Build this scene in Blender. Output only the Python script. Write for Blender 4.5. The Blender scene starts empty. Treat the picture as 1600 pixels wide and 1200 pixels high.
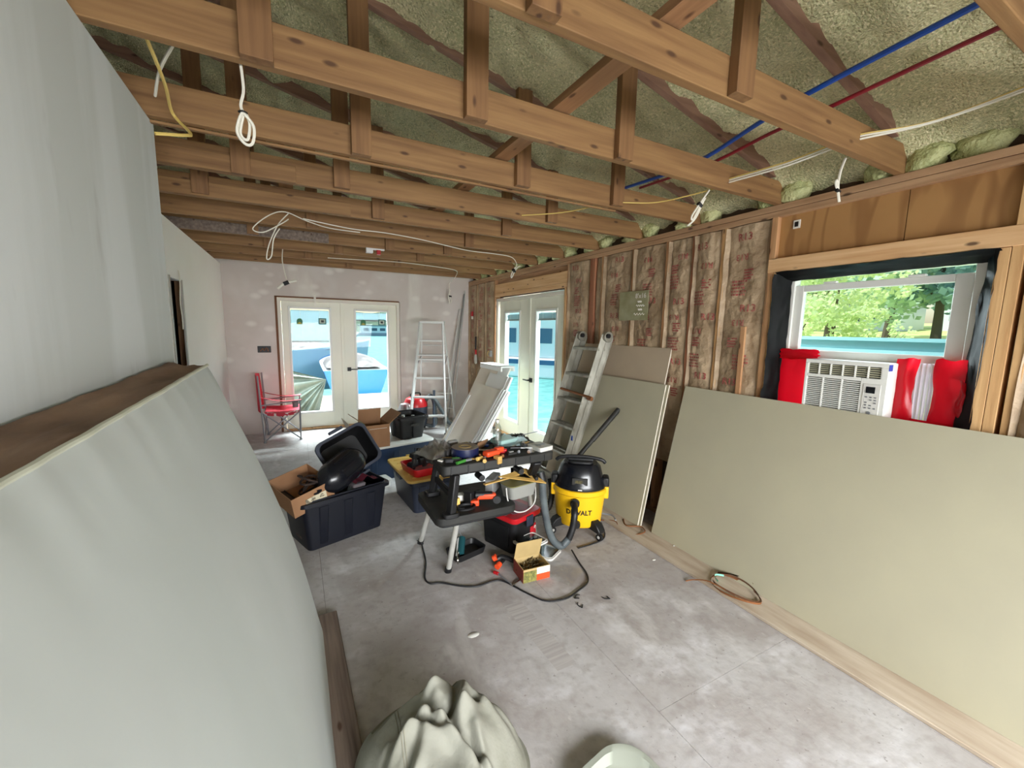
import bpy, bmesh, math, random
from mathutils import Vector, Matrix, noise
random.seed(7)
S = bpy.context.scene
COL = S.collection
PI = math.pi
R = math.radians

# ------------------------------------------------------------ camera
cd = bpy.data.cameras.new('camera'); cam = bpy.data.objects.new('camera', cd); COL.objects.link(cam)
_r = Vector((0.8854, -0.4644, 0.0183)).normalized(); _u = Vector((0.0448, 0.1244, 0.9912))
_u = (_u - _r * _u.dot(_r)).normalized(); _b = _r.cross(_u)
mw = Matrix(((_r.x, _u.x, _b.x, 0), (_r.y, _u.y, _b.y, 0), (_r.z, _u.z, _b.z, 1.61), (0, 0, 0, 1)))
cam.matrix_world = mw
cd.sensor_width = 36; cd.lens = 36 * 643.6 / 1600; cd.clip_start = 0.02; cd.clip_end = 1000
S.camera = cam

# ------------------------------------------------------------ world, sun, daylight, exposure
W = bpy.data.worlds.new('sky'); S.world = W; W.use_nodes = True
nt = W.node_tree; nt.nodes.clear()
sky = nt.nodes.new('ShaderNodeTexSky'); sky.sky_type = 'NISHITA'; sky.sun_disc = False
sky.sun_elevation = R(52); sky.sun_rotation = R(20); sky.air_density = 1.2; sky.dust_density = 2.5
bg = nt.nodes.new('ShaderNodeBackground'); bg.inputs['Strength'].default_value = 0.19
out = nt.nodes.new('ShaderNodeOutputWorld')
nt.links.new(sky.outputs[0], bg.inputs[0]); nt.links.new(bg.outputs[0], out.inputs[0])

def light(name, kind, loc, aim, power, color=(1, 1, 1), sx=1, sy=1, ang=None):
    d = bpy.data.lights.new(name, kind); d.energy = power; d.color = color
    if kind == 'AREA':
        d.shape = 'RECTANGLE'; d.size = sx; d.size_y = sy
    if ang: d.angle = R(ang)
    o = bpy.data.objects.new(name, d); COL.objects.link(o); o.location = loc
    o.rotation_euler = (Vector(aim) - Vector(loc)).to_track_quat('-Z', 'Y').to_euler()
    return o
light('sun', 'SUN', (-9, 14, 26), (1, 6, 0), 4.5, (1, .97, .92), ang=.6)
# added fill panel inside the closed back wall, standing for assumed window daylight
wd_ = light('back_fill_light', 'AREA', (0.9, -2.4, 1.15), (1.0, 1.5, -.9), 225, (.96, .985, 1.0), 3.4, 1.3)
wd_.data.spread = R(125)
# sky light falling through the two french doors
light('door_daylight', 'AREA', (0.7, 8.5, 3.6), (0.7, 5.6, 0.6), 1300, (.9, .96, 1.0), 2.4, 1.6)
light('side_door_daylight', 'AREA', (4.6, 4.9, 3.4), (1.6, 5.0, 0.9), 1400, (.9, .97, 1.0), 2.2, 1.6)
vs = S.view_settings
vs.view_transform = 'Standard'; vs.look = 'None'; vs.gamma = 1; vs.use_curve_mapping = False
vs.exposure = 0.36
S.render.film_transparent = False
try:
    S.cycles.use_denoising = True; S.cycles.max_bounces = 10; S.cycles.diffuse_bounces = 8
    S.cycles.transparent_max_bounces = 16; S.cycles.sample_clamp_indirect = 6
    S.cycles.caustics_reflective = False; S.cycles.caustics_refractive = False
except Exception: pass

# ------------------------------------------------------------ materials
def lin(c):
    return tuple(((x / 255) / 12.92 if x / 255 <= .04045 else ((x / 255 + .055) / 1.055) ** 2.4) for x in c) + (1,)
_M = {}
def mat(name, col, rough=.6, metal=0., var=None, scale=4., st=(1, 1, 1), bump=0., bscale=None, detail=6, lo=.35, hi=.65, spec=None, trans=0., coat=0., bdist=.02):
    """principled; colour mixes col -> var by noise; optional noise bump. col/var given in sRGB 0-255"""
    if name in _M: return _M[name]
    m = bpy.data.materials.new(name); m.use_nodes = True; n = m.node_tree; L = n.links
    b = n.nodes['Principled BSDF']
    b.inputs['Base Color'].default_value = lin(col); b.inputs['Roughness'].default_value = rough
    b.inputs['Metallic'].default_value = metal
    if spec is not None: b.inputs['Specular IOR Level'].default_value = spec
    if coat: b.inputs['Coat Weight'].default_value = coat
    if trans: b.inputs['Transmission Weight'].default_value = trans
    if var or bump:
        tc = n.nodes.new('ShaderNodeTexCoord'); mp = n.nodes.new('ShaderNodeMapping')
        mp.inputs['Scale'].default_value = st; L.new(tc.outputs['Object'], mp.inputs[0])
    if var:
        no = n.nodes.new('ShaderNodeTexNoise'); no.inputs['Scale'].default_value = scale; no.inputs['Detail'].default_value = detail
        L.new(mp.outputs[0], no.inputs['Vector'])
        mr = n.nodes.new('ShaderNodeMapRange'); mr.inputs[1].default_value = lo; mr.inputs[2].default_value = hi
        L.new(no.outputs['Fac'], mr.inputs[0])
        mx = n.nodes.new('ShaderNodeMix'); mx.data_type = 'RGBA'
        mx.inputs[6].default_value = lin(col); mx.inputs[7].default_value = lin(var)
        L.new(mr.outputs[0], mx.inputs[0]); L.new(mx.outputs[2], b.inputs['Base Color'])
        m['mix'] = mx.name
    if bump:
        nb = n.nodes.new('ShaderNodeTexNoise'); nb.inputs['Scale'].default_value = bscale or scale * 3; nb.inputs['Detail'].default_value = 5
        L.new(mp.outputs[0], nb.inputs['Vector'])
        bp = n.nodes.new('ShaderNodeBump'); bp.inputs['Strength'].default_value = bump; bp.inputs['Distance'].default_value = bdist
        L.new(nb.outputs['Fac'], bp.inputs['Height']); L.new(bp.outputs[0], b.inputs['Normal'])
    _M[name] = m
    return m

def layer(m, col, scale, lo, hi, st=(1, 1, 1), tex='noise', amount=1., detail=4):
    """lay another noise- or voronoi-masked colour over a material's base colour"""
    n = m.node_tree; L = n.links; b = n.nodes['Principled BSDF']
    src = b.inputs['Base Color'].links[0].from_socket if b.inputs['Base Color'].links else None
    tc = n.nodes.new('ShaderNodeTexCoord'); mp = n.nodes.new('ShaderNodeMapping'); mp.inputs['Scale'].default_value = st
    mp.inputs['Location'].default_value = (random.random() * 5, random.random() * 5, random.random() * 5)
    L.new(tc.outputs['Object'], mp.inputs[0])
    if tex == 'noise':
        t = n.nodes.new('ShaderNodeTexNoise'); t.inputs['Detail'].default_value = detail; o = t.outputs['Fac']
    else:
        t = n.nodes.new('ShaderNodeTexVoronoi'); o = t.outputs['Distance']
    t.inputs['Scale'].default_value = scale; L.new(mp.outputs[0], t.inputs['Vector'])
    mr = n.nodes.new('ShaderNodeMapRange'); mr.inputs[1].default_value = lo; mr.inputs[2].default_value = hi; mr.inputs[4].default_value = amount
    L.new(o, mr.inputs[0])
    mx = n.nodes.new('ShaderNodeMix'); mx.data_type = 'RGBA'; mx.inputs[7].default_value = lin(col)
    if src: L.new(src, mx.inputs[6])
    else: mx.inputs[6].default_value = b.inputs['Base Color'].default_value
    L.new(mr.outputs[0], mx.inputs[0]); L.new(mx.outputs[2], b.inputs['Base Color'])
    return m

def wood(name, col, dark, axis, knots=True, k=1.):
    st = {'x': (1.2, 22, 22), 'y': (22, 1.2, 22), 'z': (22, 22, 1.2)}[axis]
    m = mat(name, col, .7, var=dark, scale=1.6 * k, st=st, bump=.08, detail=8, lo=.3, hi=.75)
    if knots:
        ks = {'x': (5, 13, 13), 'y': (13, 5, 13), 'z': (13, 13, 5)}[axis]
        layer(m, (64, 36, 18), 1.0, .15, .07, st=ks, tex='vor', amount=.85)
    return m
WX = wood('lumber_x', (150, 114, 72), (114, 80, 48), 'x')
WZ = wood('lumber_z', (140, 103, 65), (108, 74, 45), 'z')
WY = wood('lumber_y', (164, 124, 88), (136, 98, 66), 'y')
WRED = wood('old_lumber_y', (190, 154, 118), (152, 114, 82), 'y')
WPALE = wood('pale_pine_y', (226, 188, 142), (200, 152, 104), 'y', k=1.2)
WPALEZ = wood('pale_pine_z', (216, 176, 124), (184, 138, 90), 'z')
WSTUD = wood('stud_pine', (196, 152, 108), (160, 114, 78), 'z')
WSTUDR = wood('stud_pine_red', (170, 116, 84), (136, 84, 58), 'z')
PLY_ = wood('plywood', (164, 124, 78), (128, 88, 48), 'z', knots=False, k=.35)
PLY = mat('plywood_face', (176, 134, 84), .6, var=(166, 122, 74), scale=2)
def _ply(m):
    n = m.node_tree; L = n.links; b = n.nodes['Principled BSDF']
    tc = n.nodes.new('ShaderNodeTexCoord'); mp = n.nodes.new('ShaderNodeMapping'); mp.inputs['Scale'].default_value = (1, 6, 1.3)
    no = n.nodes.new('ShaderNodeTexNoise'); no.inputs['Scale'].default_value = 1.1; no.inputs['Detail'].default_value = 1.5
    ml = n.nodes.new('ShaderNodeMath'); ml.operation = 'MULTIPLY'; ml.inputs[1].default_value = 26
    sn = n.nodes.new('ShaderNodeMath'); sn.operation = 'SINE'
    mr = n.nodes.new('ShaderNodeMapRange'); mr.inputs[1].default_value = .1; mr.inputs[2].default_value = 1.; mr.inputs[4].default_value = .6
    mx = n.nodes.new('ShaderNodeMix'); mx.data_type = 'RGBA'; mx.inputs[7].default_value = lin((128, 86, 48))
    src = b.inputs['Base Color'].links[0].from_socket
    L.new(tc.outputs['Object'], mp.inputs[0]); L.new(mp.outputs[0], no.inputs['Vector']); L.new(no.outputs['Fac'], ml.inputs[0]); L.new(ml.outputs[0], sn.inputs[0])
    L.new(sn.outputs[0], mr.inputs[0]); L.new(mr.outputs[0], mx.inputs[0]); L.new(src, mx.inputs[6]); L.new(mx.outputs[2], b.inputs['Base Color'])
_ply(PLY)
RAFT = wood('rafter_wood', (150, 116, 96), (118, 86, 68), 'x')
GREY_WOOD = wood('weathered_wood', (136, 120, 108), (84, 70, 62), 'y', k=1.3)
PLANK = mat('dusty_plank', (190, 176, 158), .8, var=(168, 150, 130), scale=3, st=(6, 1, 6), bump=.06)
layer(PLANK, (112, 92, 72), 9, .66, .8, st=(1, .5, 1))
FOAM = mat('spray_foam', (222, 216, 170), .4, var=(192, 192, 144), scale=5, bump=.9, bscale=95, lo=.35, hi=.7, bdist=.03)
layer(FOAM, (246, 236, 196), 90, .52, .62, amount=.8, detail=2)  # pale speckle paints the foam's small glints into its colour
layer(FOAM, (140, 140, 92), 75, .55, .68, amount=.6, detail=2)
FOAMB = mat('foam_lump', (206, 206, 152), .45, var=(166, 172, 116), scale=9, bump=1., bscale=40)
FLOORM = mat('plaster_dusted_floor', (184, 181, 180), .82, var=(160, 153, 149), scale=2.2, bump=.10, bscale=30, lo=.35, hi=.65, detail=9)
layer(FLOORM, (206, 204, 206), 5, .55, .75, st=(1, 1.4, 1), amount=.75, detail=8)
layer(FLOORM, (134, 125, 120), 7, .57, .78, amount=.65, detail=10)
layer(FLOORM, (110, 102, 98), 55, .68, .74, amount=.6, detail=3)
layer(FLOORM, (150, 142, 138), 22, .5, .7, amount=.5, detail=6)
layer(FLOORM, (152, 144, 144), 1.1, .5, .7, st=(1, .7, 1), amount=.5, detail=5)
layer(FLOORM, (222, 220, 218), 3.2, .60, .68, st=(1.6, .6, 1), amount=.28, detail=10)
layer(FLOORM, (196, 192, 188), 26, .68, .78, st=(1.5, .6, 1), amount=.7)
FARW = mat('taped_drywall', (204, 194, 188), .85, var=(212, 204, 199), scale=1.6, lo=.45, hi=.6, detail=3)
layer(FARW, (236, 231, 225), 4.2, .30, .12, st=(.8, 1, 1.3), tex='vor', amount=.6)
layer(FARW, (226, 222, 214), 1.3, .58, .63, st=(1, 1, .25), amount=.6, detail=6)
LEFTW = mat('mudded_drywall', (196, 201, 199), .8, var=(208, 213, 213), scale=1.2, st=(1, 3, .35), lo=.45, hi=.56, bump=.03)
layer(LEFTW, (166, 168, 166), 3, .66, .74, st=(1, 2, .6), amount=.5)
WHITEW = mat('white_drywall', (244, 243, 241), .8, var=(247, 246, 245), scale=2)
BOARD = mat('greenish_drywall_face', (176, 170, 146), .75, var=(170, 164, 142), scale=2.2, bump=.015, bscale=60)
BOARDP = mat('pinkish_drywall_face', (186, 168, 144), .8, var=(176, 158, 136), scale=2)
BEDGE = mat('gypsum_edge', (222, 216, 200), .8, var=(200, 190, 170), scale=20)
SLAB = mat('padded_slab_cover', (194, 199, 196), .62, var=(184, 190, 186), scale=1.6, st=(1, 1, .7), bump=.03, bscale=5)
SLABT = mat('padded_slab_top', (150, 122, 100), .85, var=(104, 80, 62), scale=2.6, st=(3, 1, 3), bump=.25, bscale=7)  # brown top face, mottled darker by noise
KRAFT = mat('kraft_paper', (186, 162, 132), .55, var=(152, 128, 100), scale=4.5, bump=.7, bscale=22, lo=.35, hi=.62)
layer(KRAFT, (122, 98, 74), 7, .60, .72, st=(1, 1, 2.2), amount=.6)
REDINK = mat('red_print', (150, 58, 58), .7, var=(166, 104, 90), scale=40)
SHEATH = mat('dark_sheathing', (78, 58, 42), .85, var=(58, 42, 30), scale=3)
VINYL = mat('white_vinyl', (222, 222, 216), .35, spec=.4)
DOORP = mat('door_primer_white', (226, 224, 206), .4, var=(220, 219, 204), scale=2)
FRAMEW = mat('door_frame_white', (218, 212, 200), .5)
BROWN = mat('brown_gap_shade', (116, 78, 54), .8)
METAL = mat('brushed_aluminium', (206, 206, 200), .4, .35, var=(176, 174, 166), scale=14, st=(1, 1, .3))
METALW = mat('pale_aluminium', (216, 216, 214), .42, .15)
STEEL = mat('grey_steel', (140, 142, 146), .38, .4)
CHROME = mat('chrome', (200, 196, 190), .15, 1.)
BLACKP = mat('black_plastic', (15, 15, 17), .5, var=(22, 22, 24), scale=10)
BLACKD = mat('dusty_black_plastic', (32, 32, 30), .6, var=(50, 48, 44), scale=8, lo=.5, hi=.75)
BLACKG = mat('glossy_black', (16, 18, 24), .26)
NAVY = mat('navy_plastic', (11, 14, 25), .45, var=(14, 18, 30), scale=4)
BLUEB = mat('blue_tote_plastic', (24, 46, 76), .4)
TOTEG = mat('dark_grey_plastic', (42, 48, 62), .4)
LIDW = mat('white_plastic', (208, 206, 200), .5)
YLID = mat('pale_yellow_lid', (232, 196, 112), .5, var=(222, 182, 96), scale=6)
YEL = mat('yellow_plastic', (240, 188, 28), .35, spec=.5)
RED = mat('red_plastic', (178, 22, 30), .3)
REDC = mat('red_chair_fabric', (206, 40, 62), .7, var=(186, 30, 52), scale=30)
ORG = mat('orange_plastic', (226, 76, 36), .4)
CARD = mat('cardboard', (158, 118, 84), .8, var=(146, 106, 74), scale=5)
CARDL = mat('pale_cardboard', (186, 160, 108), .8, var=(170, 146, 98), scale=6)
PAPER = mat('white_paper', (232, 228, 218), .7)
GREENL = mat('green_label', (30, 140, 112), .6)
OLIVEL = mat('olive_label', (146, 140, 72), .6, var=(90, 92, 48), scale=60)
HOSEG = mat('grey_hose', (92, 100, 102), .5, var=(70, 76, 80), scale=8)
WIREW = mat('white_cable', (226, 222, 208), .5)
WIREY = mat('yellow_cable', (214, 186, 104), .5)
WIREB = mat('black_cable', (24, 24, 26), .5)
PEXB = mat('blue_pipe', (22, 76, 170), .35)
PEXR = mat('red_pipe', (134, 24, 40), .35)
CANVAS = mat('canvas_cloth', (140, 139, 128), .85, var=(118, 117, 104), scale=5, bump=.12, bscale=60, lo=.4, hi=.7)
SEAM = mat('seam_thread', (128, 124, 108), .9)
MEMB = mat('black_membrane', (9, 10, 10), .6, var=(15, 17, 17), scale=6, bump=.2, bscale=10, spec=.15)
WOODY = mat('yellow_wood', (206, 168, 96), .55, var=(184, 144, 76), scale=8, st=(1, 8, 8))
TAPEB = mat('tape_side', (140, 128, 118), .5)
BLUED = mat('dark_blue_film', (24, 38, 92), .3)
GREYP = mat('grey_plastic', (150, 150, 148), .45)
GREENH = mat('green_grip', (60, 130, 50), .45)
TEAL = mat('teal_tool', (30, 78, 84), .4)
BAGM = None
FOIL = mat('foil_card', (168, 164, 132), .35, .3, var=(142, 140, 100), scale=8)
GALV = mat('corner_bead', (170, 166, 156), .4, .7)
RUST = mat('rusty_brown', (134, 84, 48), .6, .3)
def glassm(name, tint=(1, 1, 1), gl=.08, rough=.0):
    m = bpy.data.materials.new(name); m.use_nodes = True; n = m.node_tree; n.nodes.clear()
    t = n.nodes.new('ShaderNodeBsdfTransparent'); t.inputs[0].default_value = tint + (1,)
    g = n.nodes.new('ShaderNodeBsdfGlossy'); g.inputs['Roughness'].default_value = rough
    x = n.nodes.new('ShaderNodeMixShader'); x.inputs[0].default_value = gl
    o = n.nodes.new('ShaderNodeOutputMaterial')
    n.links.new(t.outputs[0], x.inputs[1]); n.links.new(g.outputs[0], x.inputs[2]); n.links.new(x.outputs[0], o.inputs[0])
    return m
BAGM = glassm('thin_plastic_bag', (.86, .84, .86), .42, .35)
GLASS = glassm('pane_glass', (.94, .99, .99), .006)
CLEARP = glassm('clear_plastic', (.86, .9, .9), .22, .12)
CLEARF = glassm('clear_film', (.97, .98, .98), .05, .2)

def translucent(name, col, amt=.5, rough=.3, clear=.0):
    m = bpy.data.materials.new(name); m.use_nodes = True; n = m.node_tree; b = n.nodes['Principled BSDF']
    b.inputs['Base Color'].default_value = lin(col); b.inputs['Roughness'].default_value = rough
    t = n.nodes.new('ShaderNodeBsdfTranslucent'); t.inputs[0].default_value = lin(col)
    x = n.nodes.new('ShaderNodeMixShader'); x.inputs[0].default_value = amt
    o = n.nodes['Material Output']
    n.links.new(b.outputs[0], x.inputs[1]); n.links.new(t.outputs[0], x.inputs[2]); n.links.new(x.outputs[0], o.inputs[0])
    return m
REDT = translucent('red_sheathing_tape', (214, 12, 34), .5)
FROST = translucent('frosted_plastic', (186, 186, 180), .45, .3)
ACCORD = translucent('pleated_side_panel', (226, 218, 230), .5)
BLIND = translucent('blind_slat', (168, 190, 196), .04)

# ------------------------------------------------------------ mesh builder
class G:
    def __init__(s): s.v = []; s.f = []
    def add(s, vs, fs, M=None):
        k = len(s.v)
        s.v += [tuple(M @ Vector(p)) if M else tuple(p) for p in vs]
        s.f += [tuple(i + k for i in f) for f in fs]
        return s
    def box(s, x0, x1, y0, y1, z0, z1, M=None, top=None):
        """axis box; top=(tx, ty) scales the upper face about the centre"""
        cx, cy = (x0 + x1) / 2, (y0 + y1) / 2; t = top or (1, 1)
        q = [(x0, y0), (x1, y0), (x1, y1), (x0, y1)]
        vs = [(a, b, z0) for a, b in q] + [(cx + (a - cx) * t[0], cy + (b - cy) * t[1], z1) for a, b in q]
        return s.add(vs, [(0, 3, 2, 1), (4, 5, 6, 7), (0, 1, 5, 4), (1, 2, 6, 5), (2, 3, 7, 6), (3, 0, 4, 7)], M)
    def cyl(s, p0, p1, r0, r1=None, n=16, cap=True):
        p0, p1 = Vector(p0), Vector(p1); r1 = r0 if r1 is None else r1
        d = (p1 - p0).normalized(); a = d.orthogonal().normalized(); b = d.cross(a)
        vs = []
        for p, r in ((p0, r0), (p1, r1)):
            vs += [p + (a * math.cos(2 * PI * i / n) + b * math.sin(2 * PI * i / n)) * r for i in range(n)]
        fs = [(i, (i + 1) % n, n + (i + 1) % n, n + i) for i in range(n)]
        if cap: fs += [tuple(range(n))[::-1], tuple(range(n, 2 * n))]
        return s.add(vs, fs)
    def tube(s, pts, r, n=8, smooth=0, closed=False, rf=None):
        pts = [Vector(p) for p in pts]
        if smooth:
            P = pts; q = []
            m = len(P)
            for i in range(m - 1):
                a, b, c, d = P[max(i - 1, 0)], P[i], P[i + 1], P[min(i + 2, m - 1)]
                for j in range(smooth):
                    t = j / smooth
                    q.append(.5 * ((2 * b) + (c - a) * t + (2 * a - 5 * b + 4 * c - d) * t * t + (3 * b - a - 3 * c + d) * t ** 3))
            q.append(P[-1]); pts = q
        vs = []; m = len(pts); a = None
        for i, p in enumerate(pts):
            d = (pts[min(i + 1, m - 1)] - pts[max(i - 1, 0)])
            d = d.normalized() if d.length > 1e-9 else Vector((0, 0, 1))
            a = d.orthogonal().normalized() if a is None else (a - d * a.dot(d)).normalized()
            b = d.cross(a); rr = r if rf is None else r * rf(i / (m - 1), i)
            vs += [p + (a * math.cos(2 * PI * k / n) + b * math.sin(2 * PI * k / n)) * rr for k in range(n)]
        fs = [(i * n + k, i * n + (k + 1) % n, (i + 1) * n + (k + 1) % n, (i + 1) * n + k) for i in range(m - 1) for k in range(n)]
        fs += [tuple(range(n))[::-1], tuple(range((m - 1) * n, m * n))]
        return s.add(vs, fs)
    def lathe(s, prof, n=24, M=None, sx=1, sy=1):
        vs = []; m = len(prof)
        for r, z in prof:
            vs += [(r * math.cos(2 * PI * k / n) * sx, r * math.sin(2 * PI * k / n) * sy, z) for k in range(n)]
        fs = [(i * n + k, i * n + (k + 1) % n, (i + 1) * n + (k + 1) % n, (i + 1) * n + k) for i in range(m - 1) for k in range(n)]
        if prof[0][0] > 1e-4: fs.append(tuple(range(n))[::-1])
        if prof[-1][0] > 1e-4: fs.append(tuple(range((m - 1) * n, m * n)))
        return s.add(vs, fs, M)
    def prism(s, poly, t0, t1, ax='y', M=None):
        """extrude a 2D polygon along an axis"""
        n = len(poly)
        def P(a, b, t): return {'y': (a, t, b), 'x': (t, a, b), 'z': (a, b, t)}[ax]
        vs = [P(a, b, t0) for a, b in poly] + [P(a, b, t1) for a, b in poly]
        fs = [tuple(range(n)), tuple(range(n, 2 * n))[::-1]] + [(i, n + i, n + (i + 1) % n, (i + 1) % n) for i in range(n)]
        return s.add(vs, fs, M)
    def grid(s, fn, nu, nv, M=None):
        vs = [fn(i / nu, j / nv) for j in range(nv + 1) for i in range(nu + 1)]
        w = nu + 1
        return s.add(vs, [(j * w + i, j * w + i + 1, (j + 1) * w + i + 1, (j + 1) * w + i) for j in range(nv) for i in range(nu)], M)
    def tub(s, w, d, h, t=.006, taper=.86, z0=0, n=5, r=.04):
        """open container, rounded rectangle plan, wider at the top"""
        def ring(w, d, z, rr):
            P = []
            for cx, cy, a0 in ((w / 2 - rr, d / 2 - rr, 0), (-w / 2 + rr, d / 2 - rr, 90), (-w / 2 + rr, -d / 2 + rr, 180), (w / 2 - rr, -d / 2 + rr, 270)):
                for k in range(n):
                    a = R(a0 + 90 * k / (n - 1)); P.append((cx + rr * math.cos(a), cy + rr * math.sin(a), z))
            return P
        rings = [ring(w * taper, d * taper, z0, r), ring(w, d, z0 + h, r), ring(w - 2 * t, d - 2 * t, z0 + h, r), ring(w * taper - 2 * t, d * taper - 2 * t, z0 + t * 1.5, r)]
        m = 4 * n; vs = sum(rings, [])
        fs = [tuple(range(m))[::-1], tuple(range(3 * m, 4 * m))]
        for q in range(3):
            fs += [(q * m + i, q * m + (i + 1) % m, (q + 1) * m + (i + 1) % m, (q + 1) * m + i) for i in range(m)]
        return s.add(vs, fs)
    def rrect(s, w, d, z0, z1, r=.03, n=4, M=None, top=1.):
        P = []
        for cx, cy, a0 in ((w / 2 - r, d / 2 - r, 0), (-w / 2 + r, d / 2 - r, 90), (-w / 2 + r, -d / 2 + r, 180), (w / 2 - r, -d / 2 + r, 270)):
            for k in range(n):
                a = R(a0 + 90 * k / (n - 1)); P.append((cx + r * math.cos(a), cy + r * math.sin(a)))
        m = len(P)
        vs = [(a, b, z0) for a, b in P] + [(a * top, b * top, z1) for a, b in P]
        return s.add(vs, [tuple(range(m))[::-1], tuple(range(m, 2 * m))] + [(i, (i + 1) % m, m + (i + 1) % m, m + i) for i in range(m)], M)
    def mesh(s, name):
        me = bpy.data.meshes.new(name); me.from_pydata(s.v, [], s.f); me.update(); return me

def RM(loc=(0, 0, 0), rz=0, rx=0, ry=0):
    return Matrix.Translation(loc) @ Matrix.Rotation(R(rz), 4, 'Z') @ Matrix.Rotation(R(ry), 4, 'Y') @ Matrix.Rotation(R(rx), 4, 'X')

def ob(name, g, m, par=None, w=False, bev=0, sm=35, label=None, kind=None):
    """one mesh object. par = parent; w = vertices are in world coordinates although the parent is placed"""
    me = g.mesh(name) if isinstance(g, G) else g
    if m and not me.materials: me.materials.append(m)
    if sm and not me.get('sm'):
        me.polygons.foreach_set('use_smooth', [True] * len(me.polygons)); me.set_sharp_from_angle(angle=R(sm)); me['sm'] = 1
    o = bpy.data.objects.new(name, me); COL.objects.link(o)
    if par:
        o.parent = par
        if w: o.matrix_parent_inverse = par.matrix_basis.inverted()
    if bev:
        b = o.modifiers.new('bevel', 'BEVEL'); b.width = bev; b.segments = 2; b.limit_method = 'ANGLE'; b.angle_limit = R(50)
    if label: o['label'] = label
    if kind: o['kind'] = kind
    return o
def thing(name, label, cat, loc=(0, 0, 0), rz=0, group=None, rx=0, ry=0):
    o = bpy.data.objects.new(name, None); COL.objects.link(o); o.empty_display_size = .05
    o.matrix_basis = RM(loc, rz, rx, ry)
    o['label'] = label; o['category'] = cat
    if group: o['group'] = group
    return o
def tag(o, label, cat, group=None, kind=None, loc=None, rz=0, rx=0, ry=0):
    o['label'] = label; o['category'] = cat
    if group: o['group'] = group
    if kind: o['kind'] = kind
    if loc is not None: o.matrix_basis = RM(loc, rz, rx, ry)
    return o
def struct(name, label=None, g=None, m=None, cat=None, **k):
    if g is None:
        o = bpy.data.objects.new(name, None); COL.objects.link(o)
    else: o = ob(name, g, m, **k)
    o['kind'] = 'structure'
    if label: o['label'] = label
    if cat: o['category'] = cat
    return o
def dup(root, loc, rz=0, label=None, group=None, rx=0, ry=0):
    def cp(o, par):
        c = o.copy(); COL.objects.link(c); c.parent = par
        for ch in [q for q in bpy.data.objects if q.parent == o]: cp(ch, c)
        return c
    r = cp(root, None); r.matrix_basis = RM(loc, rz, rx, ry)
    if label: r['label'] = label
    if group: r['group'] = group
    return r
def fbm(p, o=4): return noise.fractal(Vector(p), 1.0, 2.0, o)
_TM = {}
def textmesh(txt, size):
    """flat text as verts/faces in the local XY plane, centred"""
    key = (txt, size)
    if key not in _TM:
        c = bpy.data.curves.new('t', 'FONT'); c.body = txt; c.size = size; c.align_x = 'CENTER'; c.align_y = 'CENTER'; c.resolution_u = 2; c.offset = size * (.03 if txt == 'DEWALT' else .012)
        o = bpy.data.objects.new('t', c); COL.objects.link(o)
        dg = bpy.context.evaluated_depsgraph_get(); me = bpy.data.meshes.new_from_object(o.evaluated_get(dg))
        _TM[key] = ([tuple(v.co) for v in me.vertices], [tuple(p.vertices) for p in me.polygons])
        bpy.data.objects.remove(o)
    return _TM[key]

# ============================================================ STRUCTURE
LB = 2.44            # underside of the ceiling joists
# ---- floor: subfloor with separate panels, thin open joints
fl = struct('floor', 'dusty subfloor panels streaked with plaster', G().box(-3.4, 2.95, -2.6, 7.2, -.12, -.014), mat('subfloor_gap', (112, 104, 98), .9))
xs = [-3.4, -2.35, -1.13, .09, 1.31, 2.265]
for i in range(5):
    y = -2.6 + (0 if i % 2 else -1.2)
    while y < 7.2:
        a, b = max(y, -2.6), min(y + 2.44, 7.2)
        if b - a > .05:
            ob('floor_panel', G().box(xs[i] + .0009, xs[i + 1] - .0009, a + .0009, b - .0009, -.014, 0), FLOORM, fl, sm=0)
        y += 2.44
ob('floor_panel', G().box(2.266, 2.95, -2.6, 7.2, -.014, 0), FLOORM, fl, sm=0)
ob('floor_board', G().box(2.272, 2.56, -.6, 3.3, 0, .019), PLANK, fl, bev=.003, label='bare plank along the right wall')
# ---- left walls
struct('wall_left', 'mudded grey-white drywall partition nearest the camera', G().box(-.60, -.486, -2.6, 2.36, 0, LB), LEFTW, bev=.004)
wl = struct('wall_left', 'white drywall left wall beyond the partition', G().box(-.873, -.86, 4.66, 7.04, 0, LB).box(-.98, -.86, 2.36, 4.22, 0, LB).box(-.98, -.86, 4.22, 4.66, 1.98, LB).box(-.98, -.605, 2.30, 2.36, 0, LB), WHITEW)
ob('corner_bead', G().box(-.866, -.856, 4.640, 4.668, 0, 1.99), GALV, wl)
ob('corner_bead', G().box(-.862, -.852, 4.205, 4.235, 0, 1.99), GALV, wl)
ob('jamb_stud', G().box(-1.0, -.90, 5.0, 5.04, 0, 2.05), WSTUD, wl)
g = G().grid(lambda u, v: (-.853 + .004 * math.sin(v * 9), 4.50 + u * .05 + .012 * math.sin(v * 5), 2.06 - v * .5), 2, 10)
ob('joint_tape', g, PAPER, wl, label='loose strip of white joint tape over the opening')
darkm = mat('painted_room_shade', (22, 22, 24), .9)  # near-black colour paints the unlit room's shade; lid added against attic light
struct('wall_hall', 'near-black box behind the narrow opening, room shade painted in', G().box(-1.75, -1.7, 2.0, 7.1, 0, LB).box(-1.75, -.98, 5.0, 5.05, 0, LB).box(-1.75, -.98, 3.6, 3.65, 0, LB).box(-1.75, -.985, 3.6, 5.05, LB, LB + .02).box(-1.7, -1.0, 3.65, 5.0, 0.0, .004), darkm)
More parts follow.
